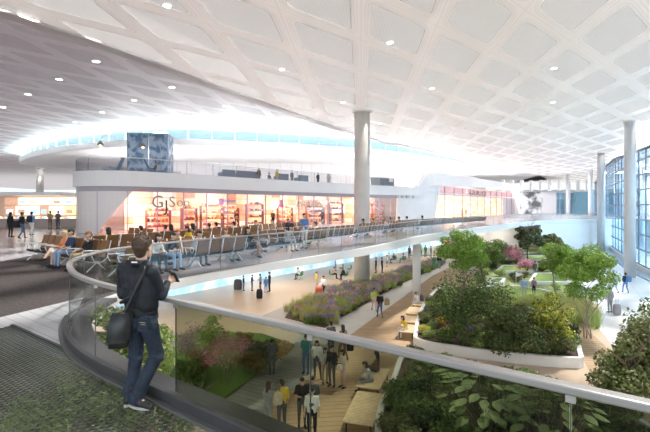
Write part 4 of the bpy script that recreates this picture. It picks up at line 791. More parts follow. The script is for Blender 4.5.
_b = B(); _b.ball((0, 0, 0), (.012, .008, .008), 8); EYE = _b.mesh('eye'); EYE.materials.append(M('eye_dark', (.03, .02, .02), .3)); _b = B(); _b.ball((0, 0, 0), (.022, .008, .007), 8); MOUTH = _b.mesh('mouth'); MOUTH.materials.append(M('lips', (.38, .14, .12), .5))
MESHP = {}
def body_mesh(pose, short, shorts, fem, vox):
    key = (pose, short, shorts, fem, vox)
    if key in MESHP: return MESHP[key]
    J = joints(pose); c = []; sc = .88 if fem else 1.
    for s_, k in ((-1, 'L'), (1, 'R')):
        c.append((J['hp'+k], J['kn'+k], .088, .062, BO)); mid = J['kn'+k].lerp(J['an'+k], .75)
        c.append((J['kn'+k], J['an'+k], .060, .040, SK if shorts else BO)); 
        if shorts and not fem: c.append((J['kn'+k].lerp(J['hp'+k], .1), J['kn'+k].lerp(J['hp'+k], .5), .075, .085, BO))
        an = J['an'+k].copy(); c.append((an+Vector((0, -.02, -.03)), J['to'+k], .045, .035, SH))
        c.append((J['sh'+k], J['el'+k], .055*sc, .042*sc, TO)); c.append((J['el'+k], J['ha'+k], .040*sc, .029*sc, SK if short else TO)); c.append((J['ha'+k], J['fi'+k], .034, .020, SK))
        th = (J['fi'+k]-J['ha'+k]); c.append((J['ha'+k]+th*.2, J['ha'+k]+th*.5+Vector((-s_*.035, .02, .0)), .014, .011, SK))
        c.append((J['hp'+k].lerp(J['pe'], .2)+Vector((0, 0, .04)), J['sh'+k].lerp(J['ch'], .45)-Vector((0, 0, .03)), .085 if not fem else .075, .10*sc, TO))
    c.append((J['pe']-Vector((0, 0, .0)), J['pe']+Vector((0, 0, .05)), .115, .11, BO)); c.append((J['ch'], J['ne']-Vector((0, 0, .06)), .12*sc, .07, TO)); c.append((J['shL'], J['shR'], .06*sc, .06*sc, TO))
    c.append((J['ne']-Vector((0, 0, .03)), J['hd'], .048, .05, SK)); h = J['hd']; c.append((h+Vector((0, -.015, .02)), h+Vector((0, .02, -.02)), .092, .078, SK)); c.append((h+Vector((0, .04, -.06)), h+Vector((0, .055, -.075)), .05, .035, SK))
    c.append((h+Vector((0, .09, .0)), h+Vector((0, .115, -.025)), .012, .016, SK)); [c.append((h+Vector((s_*.09, 0, 0)), h+Vector((s_*.096, -.01, -.03)), .014, .012, SK)) for s_ in (-1, 1)]
    me = remesh(c, vox, 'body', 2); MESHP[key] = (me, J); return MESHP[key]
HM = {}
def hair_mesh(pose, long, J):
    key = (pose, long)
    if key in HM: return HM[key]
    h = J['hd']; c = [(h+Vector((0, -.035, .045)), h+Vector((0, .02, .055)), .092, .078, 0), (h+Vector((0, -.055, .0)), h+Vector((0, -.06, -.05)), .075, .05, 0)]
    if long: c += [(h+Vector((0, -.06, 0)), h+Vector((0, -.10, -.22)), .085, .06, 0), (h+Vector((.075, -.02, .02)), h+Vector((.075, -.05, -.15)), .035, .03, 0), (h+Vector((-.075, -.02, .02)), h+Vector((-.075, -.05, -.15)), .035, .03, 0)]
    HM[key] = remesh(c, .016, 'hair', 1); return HM[key]
eye_me = {}
def person(x, y, z, rz, pose, topc, botc, label, hair='black', long=False, short=False, shorts=False, fem=None, h=1.75, shoe='black', group=None, vox=.022, skin=None):
    fem = long if fem is None else fem; me, J = body_mesh(pose, short, shorts, fem, vox)
    o = thing('person', label, 'person', (x, y, z), rz, group); o.scale = (h/1.75,)*3
    m2 = me.copy(); b = link('body', m2, [skin or SKIN, cloth(topc), cloth(botc), cloth(shoe)], o)
    hm = hair_mesh(pose, long, J).copy(); link('hair', hm, HAIRS[hair], o)
    for s_ in (-1, 1): e_ = link('eye', EYE, None, o); e_.location = J['hd']+Vector((s_*.034, .093, .0))
    e_ = link('mouth', MOUTH, None, o); e_.location = J['hd']+Vector((0, .093, -.058)); return o
def bag(x, y, z, rz, d, c, lab, kind='backpack', parent=None):
    o = thing(kind, lab, 'bag', (x, y, z), rz); b = B(); w, t, h = d
    V = []; 
    for k, (sz, f) in enumerate(((0, .86), (.12, 1), (.7, 1), (.92, .84), (1, .6))):
        for i in range(12): a = 6.283*i/12; ca, sa = math.cos(a), math.sin(a); V.append((math.copysign(abs(ca)**.5, ca)*w/2*f, math.copysign(abs(sa)**.5, sa)*t/2*f, h*sz))
    b.add(V, [(i*12+k, i*12+(k+1) % 12, (i+1)*12+(k+1) % 12, (i+1)*12+k) for i in range(4) for k in range(12)]+[tuple(range(12))[::-1], tuple(48+k for k in range(12))], 0, True); b.build('body', cloth(c), o)
    if kind == 'suitcase':
        b = B(); b.tube([(-.1, 0, h-.02), (-.1, 0, h+.35), (.1, 0, h+.35), (.1, 0, h-.02)], .012, 6); b.build('handle', STEEL, o); b = B(); [b.ball((s_*w*.38, 0, .0), .03) for s_ in (-1, 1)]; b.build('wheel', BLACKP, o)
    else: b = B(); b.tube([(-.08, t*.3, h*.95), (-.07, t*.35, h*1.12), (.07, t*.35, h*1.12), (.08, t*.3, h*.95)], .012, 6); b.build('strap', cloth('black'), o); b = B(); b.box((0, -t*.5, h*.32), (w*.7, .06, h*.38)); b.build('pocket', cloth(c), o, .015)
    return o
D = math.radians
def P5(px, py, *a, **k): X, Y = G(px, py); return person(X, Y, LZ+.015, *a, **k)
def P0(px, py, *a, **k): X, Y = G(px, py, 0); return person(X, Y, .012, *a, **k)
# lower-level: people near, seen through the glass
P5(306, 374, D(160), 'stand', 'teal', 'jeans', 'person in a teal T-shirt and jeans standing on the timber decking', short=True, vox=.018)
P5(317, 379, D(170), 'hip', 'white', 'darkgrey', 'person in a white sleeveless top and dark trousers beside the teal T-shirt', long=True, short=True, vox=.018, h=1.66)
P5(332, 387, D(150), 'stand', 'black', 'darkgrey', 'person all in black with head bowed in the standing group', h=1.72)
P5(325, 384, D(200), 'hold', 'lightgrey', 'khaki', 'person in pale grey holding something between the white top and the black outfit', long=True, h=1.55)
P5(343, 388, D(120), 'hold', 'cream', 'pink', 'person in a cream top holding a light bag, right end of the standing group', long=True, shorts=True, short=True, h=1.6, vox=.018)
P5(331, 357, D(20), 'stand', 'darkgrey', 'darkgrey', 'person in dark grey walking away just below the handrail', h=1.75)
P5(343, 360, D(30), 'walk', 'brown', 'brown', 'person in brown with a dark bag just under the handrail', long=True, h=1.7)
P5(272, 375, D(10), 'hold', 'darkgrey', 'darkgrey', 'person in dark clothes standing by the flowering shrub at the timber edge', h=1.6)
P5(302, 428, D(190), 'hold', 'black', 'darkgrey', 'person in black, left of two behind the white T-shirt', h=1.72, short=True, vox=.018)
P5(313, 426, D(165), 'stand', 'darkgrey', 'darkgrey', 'person in charcoal, right of two behind the white T-shirt', h=1.68, short=True, vox=.018)
tsh = P5(312, 441, D(175), 'stand', 'white', 'black', 'person in a white T-shirt with a dark chest print facing the viewer', short=True, vox=.018, h=1.7)
b = B(); b.box((0, .148, 1.24), (.15, .012, .07)); b.box((0.02, .15, 1.18), (.10, .012, .03)); b.build('shirt_print', cloth('darkgrey'), tsh)
P5(268, 432, D(-40), 'hold', 'grey', 'grey', 'long-haired person in grey with arms folded at the lawn corner', long=True, hair='brown', h=1.68, vox=.018)
P5(282, 432, D(30), 'stand', 'yellow', 'darkgrey', 'person in a yellow T-shirt seen from behind with a pale backpack', short=True, hair='brown', h=1.72, vox=.018)
X, Y = G(281, 432); bag(X-.08, Y-.2, LZ+1.0, D(25), (.30, .16, .42), 'beige', 'pale beige backpack on the yellow T-shirt'); X, Y = G(343, 360); bag(X+.35, Y, LZ+.45, 0, (.34, .14, .34), 'black', 'black tote held beside the brown clothes', 'tote_bag')
X, Y = G(343, 388); bag(X-.15, Y-.3, LZ+.85, 0, (.24, .12, .22), 'cream', 'small cream bag held against the cream top', 'handbag')
# strollers on the path and under the concourse
P5(380, 318, D(10), 'walk', 'black', 'jeans', 'person in a black T-shirt and jeans walking up the stone path', short=True, h=1.72); X, Y = G(387, 313); bag(X, Y, LZ+.55, D(20), (.4, .16, .45), 'khaki', 'tan paper bag carried by the person in the black T-shirt', 'shopping_bag')
P5(374, 311, D(190), 'walk', 'lime', 'pink', 'person in a lime top and pale trousers beside the black T-shirt', long=True, hair='brown', h=1.62)
P5(439, 269, D(170), 'walk', 'black', 'paleblue', 'person in black top and pale jeans walking at the path end near the bright tree'); P5(434, 270, D(150), 'stand', 'green', 'green', 'person in green beside the pale jeans at the path end')
for px, py, pose, t_, b_, lab, kw in [(376, 273, 'stand', 'black', 'black', 'person in a black suit, left of the pair under the blue band', {}), (382, 273, 'hip', 'black', 'black', 'person in a black suit, right of the pair under the blue band', {}), (389, 263, 'walk', 'yellow', 'lightgrey', 'person in yellow leaning forward near the blue band', {'h': 1.3}), (387, 267, 'stand', 'white', 'grey', 'person in white next to the yellow leaning one', {'h': 1.5}), (409.5, 258, 'stand', 'grey', 'navy', 'person in grey standing before the blue band', {}), (417, 257.5, 'stand', 'beige', 'teal', 'person in beige, first of three by the table', {}), (421, 257, 'stand', 'yellow', 'teal', 'person in yellow, middle of three by the table', {}), (425.5, 257, 'stand', 'teal', 'teal', 'person in teal, last of three by the table', {}), (431, 258, 'stand', 'navy', 'teal', 'person in navy by the white post', {}),
    (243.5, 291, 'stand', 'navy', 'jeans', 'person in navy leaning over dark luggage at the left of the traveller group', {'h': 1.35}), (252, 291, 'hold', 'navy', 'blue', 'person in navy jacket and blue trousers, second of the travellers', {'h': 1.45}), (260.5, 292, 'hold', 'grey', 'navy', 'person in grey with a black rolling case, middle of the travellers', {'h': 1.6}), (266, 293, 'stand', 'blue', 'blue', 'person in blue between grey and black among the travellers', {'h': 1.4}), (269.5, 292, 'stand', 'black', 'black', 'tall person in black ending the traveller group', {'h': 1.75}),
    (316.5, 288, 'stand', 'yellow', 'beige', 'person in a yellow top pushing a red trolley', {'h': 1.5}), (323.5, 297, 'walk', 'white', 'black', 'person in white and black by the red trolley', {}), (335.5, 271, 'stand', 'lightblue', 'grey', 'person in pale blue standing behind the green chair', {'h': 1.5})]:
    P5(px, py, D(random.choice([-60, -100, 80, 150, 10])), pose, t_, b_, lab, **kw)
X, Y = G(259.5, 299); bag(X, Y, LZ+.05, D(10), (.5, .3, .75), 'black', 'black rolling suitcase in front of the traveller in grey', 'suitcase'); X, Y = G(238, 290); bag(X, Y, LZ+.05, 0, (.75, .4, .9), 'darkgrey', 'large dark suitcase at the left end of the traveller group', 'suitcase')
X, Y = G(319, 297); o = thing('luggage_trolley', 'small red and white luggage trolley between two people on the beige floor', 'trolley', (X, Y, LZ)); b = B(); b.box((0, 0, .55), (.55, .5, .5)); b.build('load', cloth('red'), o, .04); b = B(); b.box((0, 0, .22), (.7, .6, .06)); b.tube([(-.3, -.3, .2), (-.3, -.5, 1.0), (.3, -.5, 1.0), (.3, -.3, .2)], .02, 6); b.build('frame', STEEL, o); b = B()
for a in (-.28, .28):
    for c in (-.25, .25): b.ball((a, c, .08), .08)
b.build('wheel', BLACKP, o)
def cafe_chair(X, Y, rz, c, lab):
    o = thing('swivel_chair', lab, 'chair', (X, Y, LZ+.0), rz); b = B(); b.lathe([(.25, 0), (.25, .03), (.03, .05), (.03, .42)], n=12); b.build('base', STEEL, o); b = B(); b.ball((0, 0, .46), (.28, .27, .06)); b.build('seat', c, o); b = B(); b.ball((0, -.24, .72), (.26, .06, .26)); b.build('backrest', c, o)
GRC = cloth('green')
for px, py, t_, b_, lab, kw in [(300, 280, 'lightgrey', 'black', 'seated person in pale grey alone on a stool under the concourse', {}), (332, 279, 'beige', 'black', 'seated person in beige left of the green chairs', {}), (345, 280, 'black', 'black', 'seated person in black at the left of the thick column foot', {}), (394, 263, 'darkgrey', 'darkgrey', 'seated person in dark grey leaning back before the blue band', {}), (403.5, 263, 'green', 'grey', 'seated person in green right of the dark grey one', {})]:
    X, Y = G(px, py); r_ = D(random.choice([60, 120, -80, 170])); cafe_chair(X, Y, r_, GRC, 'shell chair under the '+lab.replace(' at the left of', ' by').replace(' leaning back', '')); person(X, Y, LZ+.0, r_, 'sitlean' if px < 350 else 'sit', t_, b_, lab, **kw)
for px, py, lab in ((341, 272, 'empty green shell chair beside the seated beige person'), (349, 273, 'empty green shell chair just left of the thick column')): X, Y = G(px, py); cafe_chair(X, Y, D(100), GRC, lab)
X, Y = G(420, 260.5); o = thing('cafe_table', 'dark green table in front of the three standing people', 'table', (X, Y, LZ)); b = B(); b.box((0, 0, .74), (3.2, .7, .05)); b.build('table_top', cloth('green'), o); [B().box((s_*1.4, 0, .36), (.05, .5, .72)).build('leg', STEEL, o) for s_ in (-1, 1)]
# timber benches beside the planters
WOOD = M('bench_wood', (.80, .60, .38), .5, 0, .15, 5)
def bench(x, y, rz, L, lab, w=.9):
    o = thing('slatted_bench', lab, 'bench', (x, y, LZ+.015), rz); b = B(); n = int(L/.11)
    for k in range(n): b.box((-L/2+.055+k*.11, 0, .42), (.085, w, .045))
    b.build('seat', WOOD, o); [B().tube([(s_*(L/2-.15), q*w*.4, 0), (s_*(L/2-.15), q*w*.4, .4)], .025, 6).build('leg', DARK, o) for s_ in (-1, 1) for q in (-1, 1)]; return o
kA = D(71)
bench(1.38, 15.0, D(74), 2.5, 'longest slatted bench by the nearest planter kerb', 1.0); bench(1.98, 17.55, D(71), 2.2, 'slatted bench with two seated people by the nearest planter kerb', .95)
bench(4.75, 24.7, D(71), 1.7, 'slatted bench under the person in yellow'); bench(5.35, 26.7, D(72), 1.7, 'empty slatted bench, between the yellow and the white seated people'); bench(6.0, 28.9, D(71), 2.0, 'second empty slatted bench nearer the person in white'); bench(6.9, 31.3, D(70), 1.9, 'slatted bench under the person in white')
person(1.85, 17.2, LZ+.0, D(105), 'sitlean', 'lightgrey', 'grey', 'seated person in a pale grey cardigan on the slatted bench behind the glass', hair='brown', long=True, vox=.018); person(2.2, 18.2, LZ+.0, D(60), 'sit', 'brown', 'darkgrey', 'seated person in dark brown behind the grey cardigan', long=True, vox=.018)
person(4.65, 24.5, LZ+.0, D(110), 'sitlean', 'yellow', 'white', 'seated person in a yellow top reading on the bench beyond the handrail', hair='brown', long=True, h=1.72, shoe='white'); person(6.8, 31.2, LZ+.0, D(120), 'sitlean', 'white', 'white', 'seated person in white with a dark backpack on the farthest bench', h=1.75); bag(6.98, 31.0, LZ+.62, D(120), (.3, .18, .42), 'darkgrey', 'dark backpack on the seated person in white')
# glass-hall side
P5(615, 293, D(10), 'walk', 'lightblue', 'lightblue', 'person in pale blue walking away by the tall nearest column', h=1.65); P5(625.5, 293, D(-10), 'walk', 'navy', 'blue', 'person in navy with a backpack at the foot of the tall nearest column', h=1.75)
X, Y = G(625.5, 293); bag(X+.15, Y-.2, LZ+1.0, 0, (.4, .25, .5), 'blue', 'blue backpack on the person at the column foot'); P5(610, 313, D(5), 'stand', 'grey', 'grey', 'tall grey-clad person with a case on the white terrazzo', h=1.8, shoe='black'); X, Y = G(617, 315); bag(X, Y, LZ+.05, 0, (.5, .3, .7), 'grey', 'grey suitcase beside the grey-clad person', 'suitcase')
X, Y = G(644, 335); person(X, Y, LZ+.015, D(-20), 'stand', 'white', 'white', 'black-haired person in white behind the olive tree at the right edge'); P5(524, 299, D(170), 'stand', 'lightblue', 'lightgrey', 'person in a light blue shirt on the oval putting lawn', h=1.8); P5(534, 296, D(120), 'stand', 'purple', 'black', 'person in purple and black on the oval putting lawn', h=1.55)
P5(535, 276, D(0), 'stand', 'darkgrey', 'darkgrey', 'dark-clad person beyond the oval lawn among the hedges', h=1.6); P5(516, 256, D(0), 'stand', 'orange', 'grey', 'person in orange by the far pink bushes')
# ---------------- upper concourse: benches of seats ----------------
TANL = M('seat_leather_tan', (.25, .125, .05), .5, var=.15, scale=5); SEATB = M('seat_black', (.03, .028, .03), .45)
def seat_row(x, y, rz, n, lab, group=None):
    """beam bench: local x along the row, seats face local +y"""
    o = thing('seat_bench', lab, 'bench', (x, y, 0.012), rz, group); pt = .62
    b = B(); b.box((n*pt/2, .0, .30), (n*pt-.1, .07, .07)); b.build('beam', WFRAME, o)
    for k in range(n):
        cx_ = (k+.5)*pt
        b = B(); V = []; pr = [(.30, .44), (.26, .40), (.02, .385), (-.18, .42), (-.22, .46)]
        for yy, zz in pr: V += [(cx_-.26, yy, zz+.02), (cx_+.26, yy, zz+.02), (cx_+.26, yy, zz-.04), (cx_-.26, yy, zz-.04)]
        F_ = [(i*4+q, (i+1)*4+q, (i+1)*4+(q+1) % 4, i*4+(q+1) % 4) for i in range(4) for q in range(4)]+[(3, 2, 1, 0), (16, 17, 18, 19)]; b.add(V, F_, 0, True); b.build('seat', SEATB, o)
        b = B(); V = []
        for yy, zz in ((-.20, .46), (-.25, .66), (-.33, .98)): V += [(cx_-.25, yy+.03, zz), (cx_+.25, yy+.03, zz), (cx_+.25, yy-.03, zz), (cx_-.25, yy-.03, zz)]
        b.add(V, [(i*4+q, (i+1)*4+q, (i+1)*4+(q+1) % 4, i*4+(q+1) % 4) for i in range(2) for q in range(4)]+[(3, 2, 1, 0), (8, 9, 10, 11)]); b.build('backrest', TANL, o, .012)
    for k in range(n+1):
        xx = k*pt; b = B(); b.tube([(xx, -.36, 1.0), (xx, -.22, .42), (xx, -.05, .32)], .016, 6); b.build('back_support', WFRAME, o)
        b = B(); b.tube([(xx, -.24, .46), (xx, -.26, .64), (xx, .24, .66), (xx, .28, .62), (xx, .18, .36), (xx, -.05, .32)], .018, 6); b.build('armrest', WFRAME, o)
    for k in ([0, n] if n < 5 else [0, n//2, n]):
        xx = min(max(k*pt, .2), n*pt-.2); b = B(); b.tube([(xx, -.30, .015), (xx, 0, .30), (xx, .32, .015)], .022, 6); b.build('leg', WFRAME, o)
    return o
def on_seat(x, y, rz, k, *a, **kw):          # person on seat k of a row
    c, s_ = math.cos(rz), math.sin(rz); lx, ly = (k+.5)*.62, -.02; return person(x+lx*c-ly*s_, y+lx*s_+ly*c, .0, rz, *a, **kw)
ra = math.atan2(-3.9, 5.0)                     # rows parallel to the near rail; seats face the viewer's left
rowA = (-5.45, 12.5, ra+math.pi); rowA2 = (-7.2, 13.75, ra+math.pi)
seat_row(*rowA2, 9, 'row of tan-backed seats on the carpet holding three seated people, left of the balustrade'); seat_row(*rowA, 2, 'row of tan-backed seats between the three seated people and the balustrade curve')
on_seat(*rowA2, 4, 'sitlegs', 'orange', 'lightgrey', 'blonde seated person in an orange top with bare crossed legs', hair='blonde', long=True, short=False, shorts=True, vox=.016, h=1.7); on_seat(*rowA2, 3, 'sit', 'navy', 'paleblue', 'seated person in a navy shirt and pale jeans on the front row', vox=.016, short=True, h=1.8)
on_seat(*rowA2, 1, 'sitpoint', 'black', 'khaki', 'seated person in a black T-shirt pointing to the left', hair='red', short=True, vox=.016)
rb = ra+math.pi; rowB = (-5.2, 18.6, rb)
seat_row(*rowB, 5, 'row of seats behind the standing man\'s head with the person touching his chin'); rowB2 = (-8.9, 21.6, rb); seat_row(*rowB2, 4, 'row of seats by the curved pale wall behind the front row')
on_seat(-4.6, 15.4, rb, 1, 'sitchin', 'beige', 'khaki', 'seated person in a beige coat with a hand at the chin', hair='red', vox=.018); seat_row(-4.6, 15.4, rb, 3, 'short row of seats under the beige coat, left of the balustrade top')
rf = math.atan2(.84, .54); rows = []
def rowF(px, off, n, lab, flip=False, lo=25):
    s_ = rail.s_px(px, lo); p, d, nn = rail.at(s_); p = p+nn*off; a = math.atan2(d.y, d.x)
    if flip: a2 = a+math.pi; q = p+d*(n*.62)
    else: a2 = a; q = p
    r_ = (q.x, q.y, a2); seat_row(*r_, n, lab); return r_
# offsets: +n is away from the opening; flip -> seats face the opening
lo = rail.s_px(190, 20)-2
F1 = rowF(186, 1.7, 4, 'seat row along the balustrade with people leaning forward, left part', True, lo); F2 = rowF(222, 1.5, 4, 'seat row right of the leaning people, white armrests toward the rail', False, lo); F3 = rowF(256, 1.9, 4, 'seat row with the person in black and shorts left of the blue shirt', True, lo); F4 = rowF(296, 2.4, 5, 'seat row just behind the person in the blue shirt', True, lo); F5 = rowF(328, 2.8, 6, 'seat row left of the thick column by the balustrade', False, lo)
F6 = rowF(362, 3.0, 7, 'seat row passing in front of the thick column', False, lo); F7 = rowF(398, 3.0, 8, 'seat row right of the thick column along the balustrade', False, lo); F8 = rowF(425, 3.2, 10, 'seat row where the white wall sweeps up', False, lo); F9 = rowF(448, 3.2, 12, 'seat row before the start of the cream shop', False, lo); F10 = rowF(470, 3.2, 14, 'seat row before the middle of the cream shop', False, lo); F11 = rowF(490, 3.2, 14, 'farthest seat row before the end of the cream shop', False, lo)
K1 = rowF(205, 6.2, 5, 'inner seat row behind the leaning people', False, lo); K2 = rowF(232, 6.4, 5, 'inner seat row behind the person in purple', False, lo); K3 = rowF(262, 6.6, 6, 'inner seat row left of the blue shirt', False, lo); K4 = rowF(300, 7., 7, 'inner seat row behind the blue shirt near the amber shop', False, lo); K5 = rowF(335, 7.5, 8, 'inner seat row toward the thick column', True, lo); K6 = rowF(375, 8, 10, 'inner seat row before the amber shop end', True, lo)
for r_, k, pose, t_, b_, lab, kw in [(F1, 3, 'sitlean', 'white', 'black', 'seated person in a white top bending forward by the rail', dict(hair='black', long=True)), (F1, 2, 'sitlean', 'black', 'lightblue', 'seated person in black leaning far forward', dict(short=True)), (F1, 0, 'sitlean', 'lightgrey', 'darkgrey', 'seated person in pale grey leaning, next to the one in black', dict(short=True)),
    (F3, 3, 'sit', 'lightgrey', 'lightgrey', 'red-haired seated person in pale clothes beside the black top', dict(hair='red', long=True)), (F3, 1, 'sitlegs', 'black', 'darkgrey', 'seated person in black with dark shorts and bare legs', dict(shorts=True, long=True)), (F4, 1, 'sitlean', 'lightgrey', 'lightgrey', 'seated person in pale clothes with black shoes leaning over', dict(long=True)),
    (K1, 1, 'sit', 'yellow', 'grey', 'seated person in a yellow top behind the front seats', dict(long=True)), (K2, 1, 'sit', 'black', 'black', 'seated dark-clad person by the magenta sign', dict()), (K2, 3, 'sit', 'purple', 'grey', 'seated person in purple in the inner row', dict()), (K3, 1, 'sit', 'darkgrey', 'grey', 'seated person in charcoal in the inner row left of the blue shirt', dict(long=True)), (K3, 3, 'sit', 'brown', 'grey', 'seated person in brown in the inner row', dict(long=True)), (K3, 5, 'sitlean', 'black', 'grey', 'seated person in black just left of the blue shirt', dict()),
    (F5, 1, 'sit', 'black', 'grey', 'seated person in black behind the pale leaning one', dict()), (K4, 2, 'sit', 'black', 'black', 'seated person in black near the amber shop glass', dict()), (K4, 4, 'sit', 'white', 'grey', 'seated person in white near the amber shop glass', dict()), (F6, 0, 'sit', 'cream', 'grey', 'seated person in cream directly before the thick column', dict(hair='brown')), (F7, 2, 'sit', 'navy', 'navy', 'seated person in navy right of the thick column', dict()), (F7, 5, 'sit', 'black', 'navy', 'seated person in black right of the navy one', dict()), (F8, 1, 'sit', 'brown', 'grey', 'seated person in brown where the white wall rises', dict()), (F8, 4, 'sit', 'black', 'grey', 'seated person in black before the white wall', dict()), (F8, 7, 'sit', 'white', 'grey', 'seated person in white before the white wall', dict()), (F9, 3, 'sit', 'darkgrey', 'grey', 'seated person in charcoal before the cream shop', dict()), (K5, 3, 'sit', 'darkgrey', 'grey', 'seated person in charcoal left of the thick column', dict()), (K6, 4, 'sit', 'navy', 'navy', 'seated person in navy before the amber shop end', dict()), (K6, 7, 'sit', 'navy', 'black', 'second seated person in navy before the amber shop end', dict())]:
    on_seat(*r_, k, pose, t_, b_, lab, **kw)
on_seat(*rowB, 1, 'sitlean', 'yellow', 'khaki', 'seated person in mustard yellow reading, right of the beige coat', hair='black', long=True)
P0(304.5, 249, D(150), 'raise', 'blue', 'cream', 'standing person in a bright blue shirt by the balustrade', hair='brown', short=True, h=1.78, vox=.018)
P0(10.5, 237.5, D(-10), 'stand', 'black', 'black', 'long-haired person in a black dress walking at the far left', long=True, h=1.75); P0(22, 239, D(-20), 'walk', 'black', 'jeans', 'person in a black jacket with a shoulder bag at the far left'); P0(31.5, 236, D(0), 'walk', 'lightblue', 'white', 'person in pale trousers with a blue backpack at the far left')
X, Y = G(22, 239, 0); bag(X-.3, Y-.1, .75, 0, (.45, .25, .45), 'black', 'black shoulder bag on the person in the black jacket', 'shoulder_bag'); X, Y = G(31.5, 236, 0); bag(X, Y-.22, 1.0, 0, (.36, .22, .48), 'navy', 'dark blue backpack on the person in pale trousers')
P0(50, 229.5, D(0), 'hold', 'khaki', 'brown', 'person in khaki at the far left counter'); P0(58, 229.5, D(0), 'hold', 'brown', 'darkgrey', 'person in brown at the far left counter, right of the khaki one')
for px, py, c1, c2, lab in [(404, 221, 'black', 'black', 'standing person in a dark suit before the white wall'), (322, 224, 'navy', 'navy', 'standing dark figure near the amber shop'), (331, 224, 'purple', 'darkgrey', 'standing person in purple near the amber shop, left of the column'), (431.5, 218.5, 'purple', 'grey', 'standing person in purple before the white wall edge'), (450, 217.5, 'pink', 'pink', 'standing person in pale pink before the cream shop'), (458, 217.5, 'white', 'brown', 'standing person in white before the cream shop'), (462, 217.3, 'brown', 'brown', 'standing person in brown before the cream shop'), (466, 217.2, 'khaki', 'grey', 'standing person in khaki before the cream shop'), (273, 227, 'brown', 'black', 'standing person in brown among the inner seats'), (236.5, 227, 'black', 'black', 'dark standing figure behind the inner seats near the magenta sign')]:
    P0(px, py, D(random.choice([180, 150, 90, -60])), 'stand', c1, c2, lab, h=1.75)
bgx = on_seat; X, Y = G(181, 262, 0)
# mezzanine people
for px, o_, pose, t_, b_, lab in [(161, 1.3, 'sitback', 'brown', 'grey', 'person reclining in brown on the blue chaise by the glass lift box'), (238, 1.5, 'sit', 'lightgrey', 'grey', 'seated person on the first slate sofa'), (264, .85, 'stand', 'brown', 'brown', 'standing dark figure at the mezzanine rail'), (275, 1., 'sit', 'grey', 'grey', 'seated grey figure between the dark and the yellow ones on the mezzanine'), (282, .85, 'stand', 'yellow', 'beige', 'person in yellow standing at the mezzanine rail'), (297, .85, 'stand', 'grey', 'grey', 'grey figure at the mezzanine rail right of the yellow one'), (323, .85, 'stand', 'navy', 'black', 'small navy figure at the mezzanine rail'), (333, .85, 'stand', 'lightgrey', 'beige', 'pale figure at the mezzanine rail, last before the thick column'), (336, 1.2, 'stand', 'beige', 'beige', 'beige figure touching the pale one on the mezzanine')]:
    p, d, n = FP.at(sx(px)); p = p+n*o_; a = math.atan2(d.y, d.x); person(p.x, p.y, 4.52 if pose != 'sitback' else 4.75, a+(math.pi if pose != 'sitback' else 2.9-math.pi/2), pose, t_, b_, lab, h=1.7)
# ---------------- the man at the glass ----------------
mx, my = G(135, 405, 0); MAN = thing('person', 'large standing man in a dark jacket and jeans seen from behind at the glass balustrade', 'person', (mx, my, .0))
V3 = lambda *a: Vector(a)
pe, ch, nk, hd = V3(.08, .0, .95), V3(.02, .0, 1.28), V3(.05, .0, 1.50), V3(.065, .03, 1.665)
shL, elL, haL = V3(-.155, .07, 1.435), V3(-.175, .09, 1.17), V3(-.04, .27, 1.17)
shR, elR, haR = V3(.205, -.06, 1.425), V3(.275, .03, 1.17), V3(.272, .20, 1.262)
hpL, knL, anL, toL = V3(-.01, .04, .90), V3(-.03, .10, .49), V3(-.055, .02, .10), V3(-.02, .15, .04)
hpR, knR, anR, toR = V3(.15, -.04, .90), V3(.215, .05, .52), V3(.03, -.05, .10), V3(.205, -.12, .035)
c = [(pe, ch, .075, .075, 0), (nk-V3(0, 0, .06), hd-V3(0, 0, .04), .055, .056, 0), (hpL, knL, .07, .05, 0), (knL, anL, .045, .035, 0), (hpR, knR, .07, .05, 0), (knR, anR, .045, .035, 0), (shL, elL, .05, .035, 0), (elL, haL, .035, .028, 0), (shR, elR, .05, .035, 0), (elR, haR, .035, .026, 0), (shL, shR, .05, .05, 0), (anL, toL, .03, .025, 0), (anR, toR, .03, .025, 0)]
c += [(hd+V3(-.004, -.022, .028), hd+V3(.008, .02, .02), .086, .082, 0), (hd+V3(.018, .035, -.045), hd+V3(.035, .065, -.075), .052, .036, 0), (hd+V3(.04, .088, .0), hd+V3(.052, .105, -.022), .010, .013, 0)]
for s_ in (-1, 1): c += [(hd+V3(.088*s_, -.02*s_-.005, .005), hd+V3(.094*s_, -.02*s_-.015, -.03), .013, .011, 0), (hd+V3(.04+.03*s_*.8, .09-.012*s_, .025), hd+V3(.04+.03*s_*.8, .092-.012*s_, .025), .008, .008, 0)]
c += [(hd+V3(.03, .092, -.052), hd+V3(.055, .088, -.052), .007, .007, 0)]
# hands: palm, four bent fingers, thumb from the side of the palm
def hand(w, fwd, side, up, s_=1.):
    out = [(w, w+fwd*.05, .027, .030, 0)]
    for k, (o_, L) in enumerate(((-.030, .070), (-.010, .080), (.010, .076), (.028, .060))):
        a = w+fwd*.075+side*o_; m = a+fwd*L*.45+up*.004; e = m+fwd*L*.15+up*L*.42*s_; out += [(w+fwd*.03+side*o_*.7, a, .015, .0105, 0), (a, m, .0100, .0092, 0), (m, e, .0090, .0075, 0)]
    t0 = w+fwd*.02-side*.022; t1 = t0-side*.022+fwd*.03+up*.015*s_; t2 = t1+fwd*.028+side*.006+up*.018*s_; out += [(t0, t1, .014, .0115, 0), (t1, t2, .0110, .0088, 0)]
    return out
fw = V3(.35, .88, .30).normalized(); sd_ = V3(-.25, -.2, .94).normalized(); sd_ = (sd_-fw*sd_.dot(fw)).normalized(); upv = fw.cross(sd_)
c += hand(haR+fw*.02, fw, -sd_, -upv if upv.x > 0 else upv)
fl = V3(.85, .5, .12).normalized(); sl = V3(0, 0, 1); sl = (sl-fl*sl.dot(fl)).normalized(); c += hand(haL+fl*.02, fl, -sl, fl.cross(sl))
